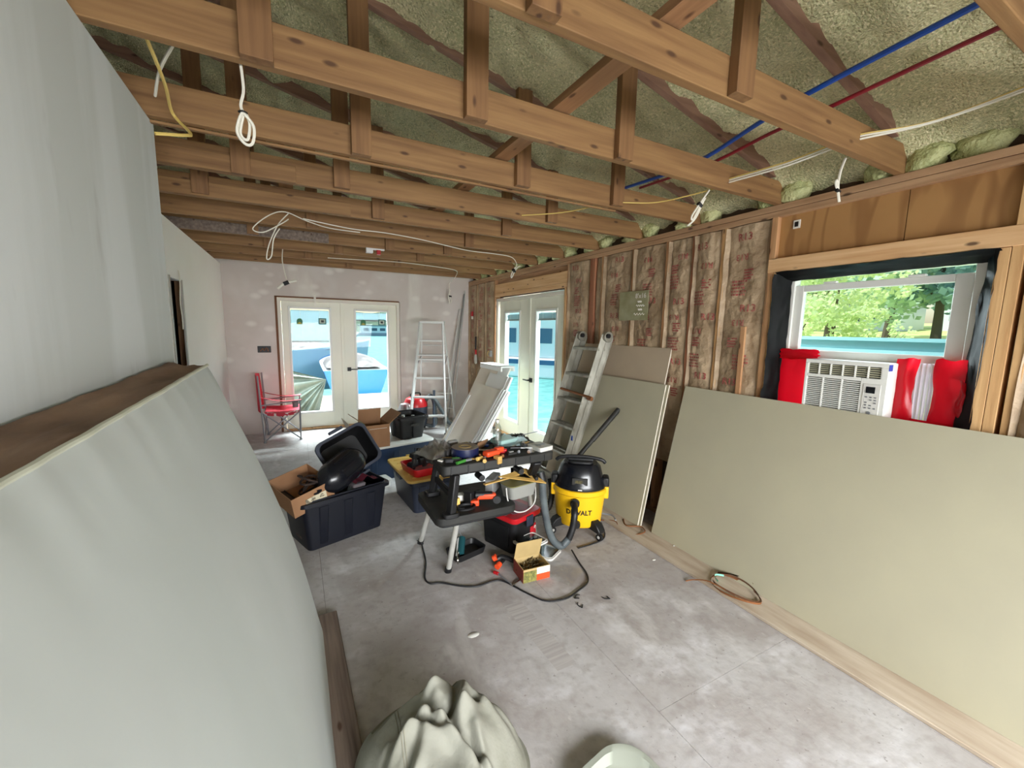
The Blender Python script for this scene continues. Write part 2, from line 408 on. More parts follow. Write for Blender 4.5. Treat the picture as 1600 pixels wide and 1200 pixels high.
# ---- far wall with door opening
wf = struct('wall_far', 'far wall of taped and mudded drywall', G().box(-3.4, -.215, 7.04, 7.16, 0, 4.2).box(1.575, 2.95, 7.04, 7.16, 0, 4.2).box(-.215, 1.575, 7.04, 7.16, 2.03, 4.2), FARW)
ob('opening_gap_shade', G().box(-.235, -.205, 7.032, 7.10, 0, 2.04).box(-.235, 1.56, 7.032, 7.10, 2.02, 2.04), BROWN, wf)  # brown rough-opening gap, its shadow line put into the strip's colour
wb = struct('wall_back', 'wall behind the camera', G().box(-3.4, 2.95, -2.72, -2.6, 0, 4.2), FARW)
struct('wall_outer', 'outer wall of the side rooms', G().box(-3.5, -3.4, -2.7, 7.2, 0, 4.2), SHEATH)
# ---- right wall
wr = struct('wall_right', 'open stud wall with kraft insulation and exposed framing')
SX = 2.80
g = G()
for a in ((-2.7, .66, 0, 2.9), (.66, 1.645, 0, .96), (.66, 1.645, 2.0, 2.9), (1.645, 3.975, 0, 2.9), (3.975, 5.90, 2.10, 2.9), (5.90, 7.16, 0, 2.9)):
    g.box(2.89, 2.935, a[0], a[1], a[2], a[3])
ob('sheathing', g, SHEATH, wr)
ob('top_plate', G().box(SX, 2.89, -2.6, 7.04, 2.402, 2.44), WRED, wr, bev=.002)
ob('top_plate', G().box(SX, 2.89, -2.6, 7.04, 2.362, 2.399), WRED, wr, bev=.002)
ob('bottom_plate', G().box(SX, 2.89, -2.6, 3.97, 0, .04), WY, wr)
studs = [(.545, 'p'), (.600, 'p'), (.655 - .055, None), (1.665, 'w'), (2.02, 'p'), (2.275, 'r'), (2.535, 'w'), (2.93, 'w'), (3.36, 'w'), (3.505, 'r'), (3.545, 'r'), (3.96, 'w'), (5.92, 'w'), (6.28, 'w'), (6.63, 'w'), (7.0, 'w'), (.10, 'w'), (-.4, 'w')]
for y, k in studs:
    if k is None: continue
    mm = {'p': WPALEZ, 'w': WSTUD, 'r': WSTUDR}[k]
    ob('stud', G().box(SX, 2.89, y, y + .038, .04, 2.362), mm, wr, bev=.002)
for y in (.642, .602):
    pass
ob('window_jack_stud', G().box(SX, 2.89, .640, .680, .04, 2.01), WPALEZ, wr, bev=.002)
ob('window_jack_stud', G().box(SX, 2.89, 1.648, 1.664, .04, 2.01), WPALEZ, wr, bev=.002)
ob('window_header', G().box(SX - .006, 2.89, .60, 1.70, 2.012, 2.10), WPALE, wr, bev=.003)
ob('plywood_sheet', G().box(2.835, 2.85, 1.03, 1.665, 2.10, 2.362), PLY, wr)
ob('plywood_sheet', G().box(2.835, 2.85, .58, 1.026, 2.10, 2.362), PLY, wr)
ob('printed_sticker', G().box(2.829, 2.834, 1.545, 1.585, 2.275, 2.325), PAPER, wr)
ob('printed_sticker', G().box(2.826, 2.829, 1.555, 1.575, 2.285, 2.315), BLACKP, wr)
ob('sill_framing', G().box(SX, 2.89, .68, 1.625, .92, .96), WY, wr)
# door header boards
ob('door_header', G().box(SX, 2.84, 3.998, 5.92, 2.16, 2.292), WPALE, wr, bev=.002)
ob('door_header', G().box(SX, 2.84, 3.998, 5.92, 2.105, 2.157), WPALE, wr, bev=.002)
ob('header_gap', G().box(2.845, 2.87, 3.998, 5.92, 2.29, 2.362), WRED, wr)
# ---- kraft faced insulation between the studs
def batt_x(y, z, y0, y1, sd, deep=.055):
    u = (y - y0) / (y1 - y0)
    e = max(0., 1 - (2 * u - 1) ** 2)
    x = 2.832 - deep * e ** .45 * (.8 + .5 * fbm((sd, sd, z * 1.1), 2))
    x += .012 * fbm((y * 4 + sd, sd, z * 2.6), 3) * e ** .3
    w = noise.noise(Vector((y * 8 + sd, z * 4, sd))); x += .009 * (1 - min(1, abs(w) * 4)) * e
    w = noise.noise(Vector((y * 17, z * 13 + sd, sd))); x += .006 * (1 - min(1, abs(w) * 4)) * e
    x += .003 * noise.noise(Vector((y * 50, sd, z * 38)))
    return min(max(x, 2.782), 2.865)
def auto_marks(y0, y1, sd):
    if y1 - y0 < .15: return []
    r_ = random.Random(int(sd * 10)); out_ = []; z = 2.3 - r_.random() * .1; k = r_.randrange(4); c = (y0 + y1) / 2
    while z > 1.0:
        t_ = ('=', 'R13', 'F13', '#')[k % 4]; y = c + r_.uniform(-.045, .045)
        if t_ == 'F13': out_.append(('R13', y, z, .06, 180))
        elif t_ == '=': out_.append(('=', y, z, .055, 0))
        elif t_ == '#': out_.append(('#', y, z, .038, 0))
        else: out_.append(('R13', y, z, .07, 0))
        z -= r_.uniform(.09, .15); k += 1
    return out_
def batt(y0, y1, z0=.04, z1=2.355, sd=0., marks=(), deep=.055):
    z0 = .5 if z0 < .5 else z0; nz = int((z1 - z0) / .012); ny = max(6, int((y1 - y0) / .011))
    marks = list(marks) + auto_marks(y0, y1, sd)
    g = G().grid(lambda u, v: (batt_x(y0 + u * (y1 - y0), z0 + v * (z1 - z0), y0, y1, sd, deep), y0 + u * (y1 - y0), z0 + v * (z1 - z0)), ny, nz)
    o = ob('insulation_batt', g, KRAFT, wr, sm=60)
    # stapled flanges curling over the studs
    for e, s in ((y0, 1), (y1, -1)):
        if y1 - y0 > .15:
            fg = G().grid(lambda u, v: (2.800 - .004 - .012 * abs(fbm((sd + e, v * 5, 1), 2)) + .022 * u, e + s * (-.010 - .008 * fbm((sd, v * 7, e), 2) + .028 * u), z0 + v * (z1 - z0)), 2, 80)
            ob('paper_flange', fg, KRAFT, o, sm=60)
    for (t, cy, cz, size, rot) in marks:
        if t == '#':      # stamped block: frame with bars
            vs, fs = [], []
            def q(a0, a1, b0, b1):
                k = len(vs); vs.extend([(a0, b0, 0), (a1, b0, 0), (a1, b1, 0), (a0, b1, 0)]); fs.append((k, k + 1, k + 2, k + 3))
            for i in range(4):
                q(-size, size * (.9 - .3 * (i % 2)), size * (.8 - .5 * i), size * (1.08 - .5 * i))
        elif t == '=':
            vs, fs = [], []
            for i in range(5):
                x0 = -size * 1.1
                for j in range(6):
                    w_ = size * (.14 + .16 * random.random()); k = len(vs)
                    vs.extend([(x0, size * (.9 - .42 * i), 0), (x0 + w_, size * (.9 - .42 * i), 0), (x0 + w_, size * (1.13 - .42 * i), 0), (x0, size * (1.13 - .42 * i), 0)])
                    fs.append((k, k + 1, k + 2, k + 3)); x0 += w_ + size * .1
                    if x0 > size: break
        else:
            vs, fs = textmesh(t, size)
        ca, sa = math.cos(R(rot)), math.sin(R(rot)); V = []
        for x, y, _ in vs:
            yy = cy - (x * ca - y * sa); zz = cz + (x * sa + y * ca)
            yy = min(max(yy, y0 + .005), y1 - .005)
            V.append((batt_x(yy, zz, y0, y1, sd, deep) - .006, yy, zz))
        mg = G(); mg.add(V, fs); ob('printed_mark', mg, REDINK, o, sm=0)
    return o
batt(1.705, 2.018, sd=1.3, deep=.045)
batt(2.06, 2.274, sd=4.1, deep=.05)
batt(2.315, 2.533, sd=7.7, deep=.05)
batt(2.575, 2.928, sd=2.9, deep=.05)
batt(2.97, 3.358, sd=5.5, deep=.045)
batt(3.40, 3.503, sd=6.5, deep=.02)
batt(3.585, 3.958, sd=9.1, deep=.05)
batt(5.96, 6.278, sd=3.3, deep=.04)
batt(6.32, 6.628, sd=8.3, deep=.05)
batt(6.67, 6.998, sd=0.7, deep=.04)
batt(.14, .543, sd=4.9, deep=.085)
ob('furring_strip', G().box(2.768, 2.785, 1.80, 1.835, .5, 1.66), WSTUD, wr, bev=.002)
# ---- ceiling of spray foam under the roof slope
RX = -1.15
def zr(x): return 2.565 + .235 * (2.83 - x) if x > RX else 2.565 + .235 * (2.83 - RX) - .235 * (RX - x)
TY = [.484 + .607 * k for k in range(-5, 12)]
def foam(u, v):
    x = -3.5 + u * 6.45; y = -2.7 + v * 9.9
    t = ((y - TY[0]) / .607) % 1.0
    mid = math.sin(t * PI)
    z = zr(x) + .03 + .035 * mid + .045 * fbm((x * 2.2, y * 2.2, 3), 3) + .034 * fbm((x * 8, y * 8, 1), 3) + .012 * abs(noise.noise(Vector((x * 26, y * 26, 5))))
    if x > 2.6: z -= (x - 2.6) ** 1.5 * .9 * (1.2 - .5 * mid)
    return (x, y, max(z, 2.445))
ce = struct('ceiling', 'pale green spray foam between the rafters', G().grid(foam, 230, 330), FOAM, sm=80)
ob('roof_deck', G().add([(-3.6, -2.8, zr(-3.6) + .3), (RX, -2.8, zr(RX) + .3), (3.0, -2.8, zr(3.0) + .2), (-3.6, 7.3, zr(-3.6) + .3), (RX, 7.3, zr(RX) + .3), (3.0, 7.3, zr(3.0) + .2)], [(0, 1, 4, 3), (1, 2, 5, 4)]), SHEATH, ce)
def lump(c, r, sd, name='foam_lump'):
    g = G()
    def f(u, v):
        a = u * 2 * PI; b = (v - .5) * PI
        d = Vector((math.cos(a) * math.cos(b), math.sin(a) * math.cos(b), math.sin(b)))
        k = 1 + .35 * fbm(d * 1.6 + Vector((sd, sd, 0)), 3)
        return (c[0] + d.x * r[0] * k, c[1] + d.y * r[1] * k, c[2] + d.z * r[2] * k)
    g.grid(f, 20, 12); return ob(name, g, FOAMB, ce, sm=80)
for i, y in enumerate(TY):
    if .3 < y < 7.1:
        lump((2.85, y - .10, 2.505), (.06, .09, .085), i * 3.1); lump((2.85, y + .075, 2.49), (.05, .07, .07), i * 7.7)
        if y > 2: lump((2.84, y + .1, 2.48), (.06, .12, .05), i * 5.3)
lump((2.88, .80, 2.50), (.04, .10, .08), 2.2)

# ============================================================ WINDOWS AND DOORS
def french_door(name, label, loc, rz, W_, leaves, frame_top, blinds, swing_handle):
    """local X runs along the wall, -Y faces the room"""
    d = struct(name, label); d.matrix_basis = RM(loc, rz)
    H = frame_top
    g = G().box(0, .045, 0, .12, 0, H).box(W_ - .045, W_, 0, .12, 0, H).box(.045, W_ - .045, 0, .12, H - .045, H)
    ob('door_frame', g, FRAMEW, d, bev=.003)
    ob('threshold', G().box(.045, W_ - .045, .0, .14, 0, .03), WPALE, d, bev=.004)
    for i, (x0, x1, gx0, gx1, gz0, gz1) in enumerate(leaves):
        y0, y1 = .035, .08
        g = G().box(x0, gx0 - .02, y0, y1, .03, H - .048).box(gx1 + .02, x1, y0, y1, .03, H - .048)
        g.box(gx0 - .02, gx1 + .02, y0, y1, .03, gz0 - .02).box(gx0 - .02, gx1 + .02, y0, y1, gz1 + .02, H - .048)
        lf = ob('door_leaf', g, DOORP, d, bev=.002)
        g = G(); a, b, c, e = gx0 - .03, gx1 + .03, gz0 - .03, gz1 + .03; wd = .03
        for q in ((a, a + wd, c, e), (b - wd, b, c, e), (a + wd, b - wd, c, c + wd), (a + wd, b - wd, e - wd, e)):
            g.box(q[0], q[1], y0 - .012, y1 + .01, q[2], q[3])
        ob('glazing_bead', g, VINYL, lf, bev=.004)
        ob('pane', G().box(gx0 - .01, gx1 + .01, .05, .053, gz0 - .01, gz1 + .01), GLASS, lf, sm=0)
        zb = blinds[i]
        if zb < gz1 - .02:
            g = G(); z = gz1 - .02
            step = .0125 if gz1 - zb > .15 else .006
            while z > zb + .02:
                g.add([(gx0 + .004, .057, z), (gx1 - .004, .057, z), (gx1 - .004, .063, z - .0122), (gx0 + .004, .063, z - .0122)], [(0, 1, 2, 3)]); z -= step
            s_ = ob('blind_slats', g, BLIND, lf, sm=0, kind='stuff')
            ob('blind_rail', G().box(gx0 + .003, gx1 - .003, .054, .07, zb, zb + .022), GREYP, lf, bev=.003)
            for f in (.25, .75):
                ob('blind_cord', G().box(gx0 + (gx1 - gx0) * f - .002, gx0 + (gx1 - gx0) * f + .002, .0545, .056, zb, gz1), PAPER, lf)
        # labels stuck on the glass
        zt = gz1 - .17
    m0 = (leaves[0][1] + leaves[1][0]) / 2
    ob('astragal', G().box(m0 - .022, m0 + .022, .02, .036, .03, H - .048), DOORP, d, bev=.004)
    hx, s = swing_handle
    g = G().box(hx - .028, hx + .028, .012, .036, .90, .96).cyl((hx, .012, .93), (hx, -.03, .93), .011, n=10)
    h = ob('door_handle', g, BLACKP, d, bev=.004, label='black lever handle')
    ob('lever', G().box(min(hx, hx + s * .12), max(hx, hx + s * .12), -.036, -.022, .922, .938), BLACKP, h, bev=.003)
    return d
# far doors: local origin at x=-0.205
ox = -.205
d1 = french_door('door_1', 'white double french door in the far wall', (ox, 7.03, 0), 0, 1.77,
    [(.05, .865, .165, .695, .28, 1.865), (.895, 1.72, 1.09, 1.575, .28, 1.855)], 2.015, (1.36, 1.70), (.965, 1))
def sticker(par, pts, m, y=.046, nm='window_sticker'):
    return ob(nm, G().prism(pts, y - .0015, y, 'y'), m, par, sm=0)
GRN = mat('green_sticker', (60, 120, 84), .6); YST = mat('yellow_sticker', (196, 176, 74), .6); TST = mat('teal_sticker', (58, 120, 116), .6)
for ax, az, bx in ((.285, 1.63, .60), (1.20, 1.635, 1.49)):
    arch = [(ax - .04, az), (ax + .04, az), (ax + .04, az + .05)] + [(ax + .04 * math.cos(R(a)), az + .05 + .04 * math.sin(R(a))) for a in (30, 60, 90, 120, 150)] + [(ax - .04, az + .05)]
    sticker(d1, arch, GRN); sticker(d1, [(ax - .034, az + .006), (ax + .034, az + .006), (ax, az + .04)], YST, .0435)
    sticker(d1, [(bx - .055, az + .005), (bx + .055, az + .005), (bx + .055, az + .10), (bx - .055, az + .10)], TST)
    sticker(d1, [(bx - .04, az + .02), (bx + .04, az + .02), (bx + .04, az + .085), (bx - .04, az + .085)], mat('pale_sticker', (190, 206, 190), .6), .0435)
    sticker(d1, [(bx - .02, az + .035), (bx + .02, az + .035), (bx + .02, az + .07), (bx - .02, az + .07)], BLACKP, .042)
g = G().grid(lambda u, v: (.34 + ox + u * .03 + .15, 7.02 - .004 * v, 2.07 - v * .16), 1, 4)
ob('joint_tape', g, PAPER, wf, label='strip of white tape hanging over the door head')
# right-wall doors: local origin at y=5.87, X runs toward -y
d2 = french_door('door_2', 'white double french door in the stud wall', (2.80, 5.875, 0), -90, 1.865,
    [(.06, .985, .27, .70, .26, 1.85), (1.01, 1.80, 1.17, 1.63, .26, 1.85)], 2.075, (1.735, 1.735), (1.06, -1))
TALL_ = mat('wood_jamb', (206, 156, 100), .6)
ob('side_jamb', G().box(1.835, 1.87, -.005, .05, 0, 2.10), WPALEZ, d2, bev=.002)
# window in the right wall
win = struct('window_1', 'white vinyl window above an air conditioner'); win['kind'] = 'structure'
WX0, WX1 = 2.90, 2.965
g = G().box(WX0, WX1, .70, .765, .97, 2.0).box(WX0, WX1, 1.575, 1.625, .97, 2.0).box(WX0, WX1, .765, 1.575, 1.965, 2.0).box(WX0, WX1, .765, 1.575, .96, .99)
ob('window_frame', g, VINYL, win, bev=.004)
g = G().box(2.915, 2.95, .765, .835, 1.465, 1.925).box(2.915, 2.95, 1.525, 1.575, 1.465, 1.925).box(2.915, 2.95, .835, 1.525, 1.885, 1.925).box(2.915, 2.95, .835, 1.525, 1.465, 1.515)
sa = ob('sash', g, VINYL, win, bev=.004)
for y in (.98, 1.38): ob('sash_lock', G().box(2.905, 2.935, y - .035, y + .035, 1.925, 1.937), VINYL, sa, bev=.003)
ob('pane', G().box(2.93, 2.933, .83, 1.53, 1.51, 1.89), GLASS, sa, sm=0)
ob('pane', G().box(2.955, 2.958, .76, 1.58, 1.90, 1.97), GLASS, win, sm=0)
# black membrane lining of the rough opening
def flap(pts0, pts1, n=24, amp=.012, sd=0.):
    """ruled strip between two 3D segments with wrinkles"""
    a0, a1 = map(Vector, pts0); b0, b1 = map(Vector, pts1)
    def f(u, v):
        p = (a0.lerp(a1, v)).lerp(b0.lerp(b1, v), u); k = amp * fbm((u * 3 + sd, v * 7, sd), 3)
        return (p.x - abs(k), p.y + k * .6, p.z + k * .4)
    return G().grid(f, 8, n)
ob('membrane_flap', flap(((2.788, 1.65, .96), (2.788, 1.65, 2.00)), ((2.90, 1.59, .96), (2.90, 1.59, 2.01)), sd=1, amp=.02), MEMB, win, sm=60)
ob('membrane_flap', flap(((2.795, .672, .96), (2.795, .672, 2.00)), ((2.89, .765, .96), (2.89, .725, 2.00)), sd=4, amp=.02), MEMB, win, sm=60)
ob('membrane_flap', flap(((2.79, .67, 2.008), (2.79, 1.645, 2.008)), ((2.90, .67, 1.965), (2.90, 1.62, 1.955)), sd=8, amp=.02), MEMB, win, sm=60)
# red tape and pleated filler beside the air conditioner
def redstrip(y0, y1, z0, z1, x, sd):
    return G().grid(lambda u, v: (x - .012 * abs(fbm((u * 2 + sd, v * 3, 0), 3)) - .012 * math.sin(u * PI), y0 + u * (y1 - y0) + .014 * fbm((sd, v * 4, u), 2), z0 + v * (z1 - z0) + .012 * fbm((u * 3, sd, 2), 2)), 10, 20)
for i, (a, b, c, e, x) in enumerate(((1.405, 1.60, 1.0, 1.50, 2.88), (1.37, 1.60, 1.455, 1.52, 2.862), (.905, .995, 1.0, 1.50, 2.86), (.71, .845, 1.0, 1.50, 2.875), (.71, .99, .98, 1.185, 2.868), (.71, .745, 1.12, 1.40, 2.862))):
    ob('red_tape', redstrip(a, b, c, e, x, i * 2.3), REDT, win, sm=60, label='red sheathing tape around the window')
g = G()
for i in range(14):
    y = .83 + i * .0095
    g.add([(2.89, y, 1.0), (2.882 + .012 * (i % 2), y + .0095, 1.0), (2.882 + .012 * (i % 2), y + .0095, 1.475), (2.882 + .012 * ((i + 1) % 2), y, 1.475)], [(0, 1, 2, 3)])
ob('pleated_panel', g, ACCORD, win, sm=0, label='white pleated filler panel')

# ============================================================ ROOF TRUSSES
posts = {1: [1.44, .62], 2: [-.065, .68, 1.455], 3: [.33, 1.23, 1.955], 4: [-.22, .30, 1.83], 5: [.62, 1.74, -.5], 6: [.18, 1.62], 7: [.95, -.3, 1.6], 8: [.5, 1.45, -.2], 9: [.2, 1.3], 10: [.75], 0: [.9]}
names = ['nearest roof truss, only its end seen at the top right corner', 'second roof truss from the camera, crossing the top of the picture',
         'third roof truss from the camera, with three short web posts', 'fourth roof truss from the camera, coiled white cable in front of it',
         'fifth roof truss from the camera, thin extra board under it', 'sixth roof truss from the camera', 'seventh roof truss from the camera, looped cable hanging before it',
         'eighth roof truss from the camera, dark grey board beside it', 'ninth roof truss from the camera', 'tenth roof truss from the camera, third from the far wall', 'roof truss next to last before the far wall', 'roof truss closest to the far wall']
for k in range(0, 11):
    y1 = .484 + .607 * k; y0 = y1 - .038
    t = thing('roof_truss', names[k] if k < 10 else 'farthest roof truss, against the top of the far wall', 'truss', (2.83, y1, 2.44), group='wooden roof trusses')
    if k == 0: xl = 1.0
    else: xl = -3.3
    j = random.uniform(-.004, .004)
    g = G().prism([(xl, LB), (2.83, LB), (2.86, LB + .05), (2.83, 2.575), (xl, 2.58 + j)], y0, y1, 'y')
    ob('bottom_chord', g, WX, t, w=True, bev=.003)
    g = G().prism([(2.86, zr(2.86)), (RX, zr(RX)), (-3.3, zr(-3.3)), (-3.3, zr(-3.3) + .089), (RX, zr(RX) + .089), (2.86, zr(2.86) + .089)], y0, y1, 'y')
    ob('top_chord', g, RAFT, t, w=True, bev=.002)
    for x in posts.get(k, []):
        w_ = .046; b0 = LB - random.uniform(.0, .02) + .012
        ob('web_post', G().box(x - w_, x + w_, y0 - .039, y0 - .001, b0, zr(x) + .03), WZ, t, w=True, bev=.002)
    if k in (3, 7):
        pass
ob_ = ob('strongback', G().box(1.06, 1.15, .75, 6.9, 2.582, 2.618), WY, bev=.002)
tag(ob_, 'long flat board lying across the truss chords', 'board')
ob_ = ob('strongback', G().box(-.05, .04, 3.3, 6.9, 2.582, 2.618), WY, bev=.002)
tag(ob_, 'second flat board across the far truss chords, left of the other', 'board')
# extra sister boards on the left side
sis = [(3, -3.2, .18, .0, 'thin pale board nailed along the underside of the fourth truss'),
       (4, -3.2, .05, .0, 'rough stained board on the side of the fifth truss'), (5, -3.2, .42, .0, 'knotty board along the side of the sixth truss'), (7, -3.2, .35, .0, 'dark weathered board along the eighth truss')]
for i, (k, a, b, _, lb) in enumerate(sis):
    y = .484 + .607 * k
    if i == 0: g = G().box(a, 2.0, y - .0, y + .02, LB - .012, LB - .001); mm = WX
    else: g = G().box(a, b, y - .038 - .022, y - .0385, LB, LB + .09); mm = GREY_WOOD if i == 3 else WX
    tag(ob('nailed_board', g, mm, bev=.002), lb, 'board')

# ============================================================ PIPES AND CABLES OVERHEAD
tag(ob('water_pipe', G().tube([(1.75, -.2, 2.60), (1.86, .46, 2.612), (1.96, 1.09, 2.618), (2.02, 1.35, 2.612), (2.10, 1.68, 2.595), (2.17, 2.0, 2.62), (2.2, 2.5, 2.66)], .011, 8, 5), PEXB), 'blue plastic water pipe running under the foam', 'pipe')
tag(ob('water_pipe', G().tube([(2.02, -.1, 2.61), (2.04, .5, 2.60), (2.10, 1.07, 2.592), (2.14, 1.35, 2.60), (2.17, 1.64, 2.585), (2.25, 1.9, 2.62), (2.3, 2.4, 2.66)], .009, 8, 5), PEXR), 'dark red plastic water pipe beside the blue one', 'pipe')
def cable(lb, pts, m, r=.004, sm=6, cat='cable', nm='electrical_cable', grp=None):
    return tag(ob(nm, G().tube(pts, r, 6, sm), m), lb, cat, grp)
for i, dz in enumerate((0, .012, .02)):
    cable(['white cable at the lower edge of the bundle entering the second truss', 'white cable in the middle of the bundle entering the second truss', 'yellow cable on top of the bundle entering the second truss'][i],
          [(2.47 + .01 * i, .0, 2.56 + dz), (2.50, .45, 2.555 + dz), (2.47, .83, 2.525 + dz * .3), (2.34, 1.045, 2.505 + dz), (2.32, 1.1, 2.50 + dz), (2.30, 1.35, 2.478 + dz), (2.28, 1.645, 2.482 + dz), (2.28, 1.72, 2.482 + dz)], (WIREW, WIREW, WIREY)[i], .0045 - .0005 * i)
def loopwire(lb, top, ln, w_, rz=0, m=WIREW):
    t = thing('hanging_cable', lb, 'cable', top, rz)
    pts = [(0, 0, .03), (.006, 0, -.3 * ln), (-.004, 0, -.55 * ln), (w_, 0, -.75 * ln), (w_ * .8, 0, -.98 * ln), (0, 0, -ln), (-w_ * .7, 0, -.85 * ln), (0, 0, -.6 * ln), (w_ * .6, .01, -.7 * ln), (w_ * .3, .01, -.93 * ln), (-w_ * .4, .01, -.86 * ln), (.003, .01, -.58 * ln)]
    ob('cable_loop', G().tube(pts, .0048, 6, 6), m, t)
    ob('cable_tie', G().tube([(-.012, 0, -.6 * ln), (0, -.012, -.6 * ln), (.012, 0, -.6 * ln), (0, .012, -.6 * ln), (-.012, 0, -.6 * ln)], .003, 5, 3), BLACKP, t)
    return t
loopwire('white cable coil tied up in front of the third truss, upper left', (-.118, 1.72, 2.45), .24, .028)
t = thing('hanging_cable', 'white folded cable end dangling from the second truss', 'cable', (2.37, 1.12, 2.45))
ob('cable_loop', G().tube([(0, 0, 0), (-.03, 0, -.06), (-.04, 0, -.12), (-.03, 0, -.16), (-.012, 0, -.2)], .006, 6, 5).tube([(-.036, 0, -.15), (-.058, 0, -.13), (-.06, 0, -.11), (-.045, 0, -.115), (-.03, 0, -.16)], .005, 6, 5), WIREW, t)
ob('cable_tie', G().cyl((-.05, 0, -.15), (-.02, 0, -.155), .008, n=8), BLACKP, t)
t = thing('hanging_cable', 'white looped cable bundle dangling from the third truss near the wall', 'cable', (2.19, 1.72, 2.44))
ob('cable_loop', G().tube([(0, 0, 0), (-.06, 0, -.07), (-.13, 0, -.16), (-.12, 0, -.18), (-.07, 0, -.10), (-.03, 0, -.05), (-.05, 0, -.08), (-.10, 0, -.17), (-.16, 0, -.22)], .0055, 6, 5), WIREW, t)
ob('cable_tie', G().cyl((-.085, 0, -.085), (-.06, 0, -.10), .012, n=8), BLACKP, t)
cable('yellow cable poking through the fourth truss', [(1.98, 2.24, 2.47), (2.15, 2.1, 2.46), (2.25, 1.9, 2.47), (2.3, 1.72, 2.48)], WIREY)
cable('yellow cable poking through the fifth truss', [(1.55, 2.83, 2.46), (1.75, 2.6, 2.455), (1.85, 2.32, 2.45)], WIREY)
cable('thick yellow cable curling down behind the partition top', [(-.36, 1.72, 2.48), (-.37, 2.0, 2.46), (-.39, 2.2, 2.44), (-.33, 2.15, 2.36), (-.34, 2.1, 2.33), (-.42, 2.05, 2.30)], WIREY, .006)
cable('short white cable above the partition top', [(-.28, 1.75, 2.50), (-.37, 1.95, 2.48), (-.42, 2.1, 2.45)], WIREW, .005)
cable('white cable looping in two drooping arcs below the seventh truss', [(.55, 3.95, 2.43), (.3, 3.9, 2.425), (.12, 3.75, 2.43), (-.02, 3.6, 2.44), (-.12, 3.5, 2.38), (-.22, 3.45, 2.27), (-.16, 3.45, 2.25), (-.05, 3.5, 2.33), (0, 3.55, 2.38)], WIREW)
cable('white cable draped along the undersides of the far trusses', [(.0, 3.6, 2.43), (-.07, 3.55, 2.33), (-.13, 3.5, 2.18), (-.15, 3.5, 2.08), (-.12, 3.5, 2.10), (-.1, 3.5, 2.22), (-.06, 3.52, 2.3)], WIREW)
cable('long white cable sagging between trusses toward the right wall', [(.1, 3.72, 2.435), (.45, 3.8, 2.42), (.75, 3.85, 2.43), (1.1, 3.95, 2.43), (1.6, 4.1, 2.41), (1.95, 4.2, 2.425), (2.2, 4.25, 2.42), (2.3, 4.3, 2.36), (2.28, 4.3, 2.30)], WIREW)
cable('white cable wandering over the last trusses', [(.4, 5.6, 2.43), (.9, 5.5, 2.43), (1.2, 5.4, 2.425), (1.6, 5.5, 2.43), (2.0, 5.6, 2.42), (2.2, 6.0, 2.43), (2.35, 6.6, 2.40), (2.36, 6.8, 2.36), (2.38, 6.85, 2.28)], WIREW)
t = thing('hanging_cable', 'dark-tied white cable end over the right-hand door', 'cable', (2.28, 4.3, 2.32))
ob('cable_loop', G().tube([(0, 0, 0), (-.03, 0, -.05), (-.05, 0, -.1), (-.04, 0, -.12), (-.01, 0, -.06), (.03, 0, .0), (.07, 0, .02)], .006, 6, 4), WIREW, t)
ob('cable_tie', G().cyl((-.03, -.01, -.03), (0, .01, -.05), .018, n=8), BLACKP, t)
t = thing('hanging_cable', 'small white cable coil hanging before the far wall at right', 'cable', (2.38, 6.85, 2.28))
ob('cable_loop', G().tube([(0, 0, 0), (0, 0, -.1), (.03, 0, -.2), (0, 0, -.24), (-.02, 0, -.12), (.01, 0, -.02)], .008, 6, 4), WIREW, t)
ob('cable_tie', G().cyl((-.02, 0, -.12), (.03, 0, -.13), .014, n=8), BLACKP, t)
t = thing('wire_splice', 'white taped cable splice hanging left of the far door', 'cable', (-.05, 5.325, 2.06))
ob('cable_drop', G().tube([(-.02, .0, .39), (-.03, .0, .25), (0, 0, .06)], .005, 6, 5), WIREW, t)
ob('taped_end', G().tube([(-.09, 0, -.05), (-.04, 0, 0), (.02, 0, .03), (.10, 0, .05)], .014, 8, 3), WIREW, t)
ob('black_tape', G().cyl((-.03, 0, .005), (.02, 0, .03), .022, n=10), BLACKP, t)
t = thing('junction_box', 'small metal ceiling box with white and red parts under the joists', 'box', (.80, 4.715, 2.41))
ob('bracket', G().box(-.09, .10, -.02, .02, .015, .03).box(-.09, -.02, -.03, .03, -.02, .015), METALW, t, bev=.003)
ob('connector', G().box(.02, .06, -.02, .02, -.03, .015), RED, t, bev=.003)
# ---- outlet box on the far wall
t = thing('outlet_box', 'black outlet box with bare wires on the far wall', 'outlet', (-.398, 7.035, 1.21))
ob('box_frame', G().box(-.085, .085, -.004, .004, 0, .095), BLACKP, t, bev=.002)
ob('bare_wire', G().tube([(-.05, -.008, .02), (-.02, -.02, .06), (.0, -.012, .03), (.03, -.022, .07), (.05, -.01, .02)], .006, 6, 4), RUST, t)

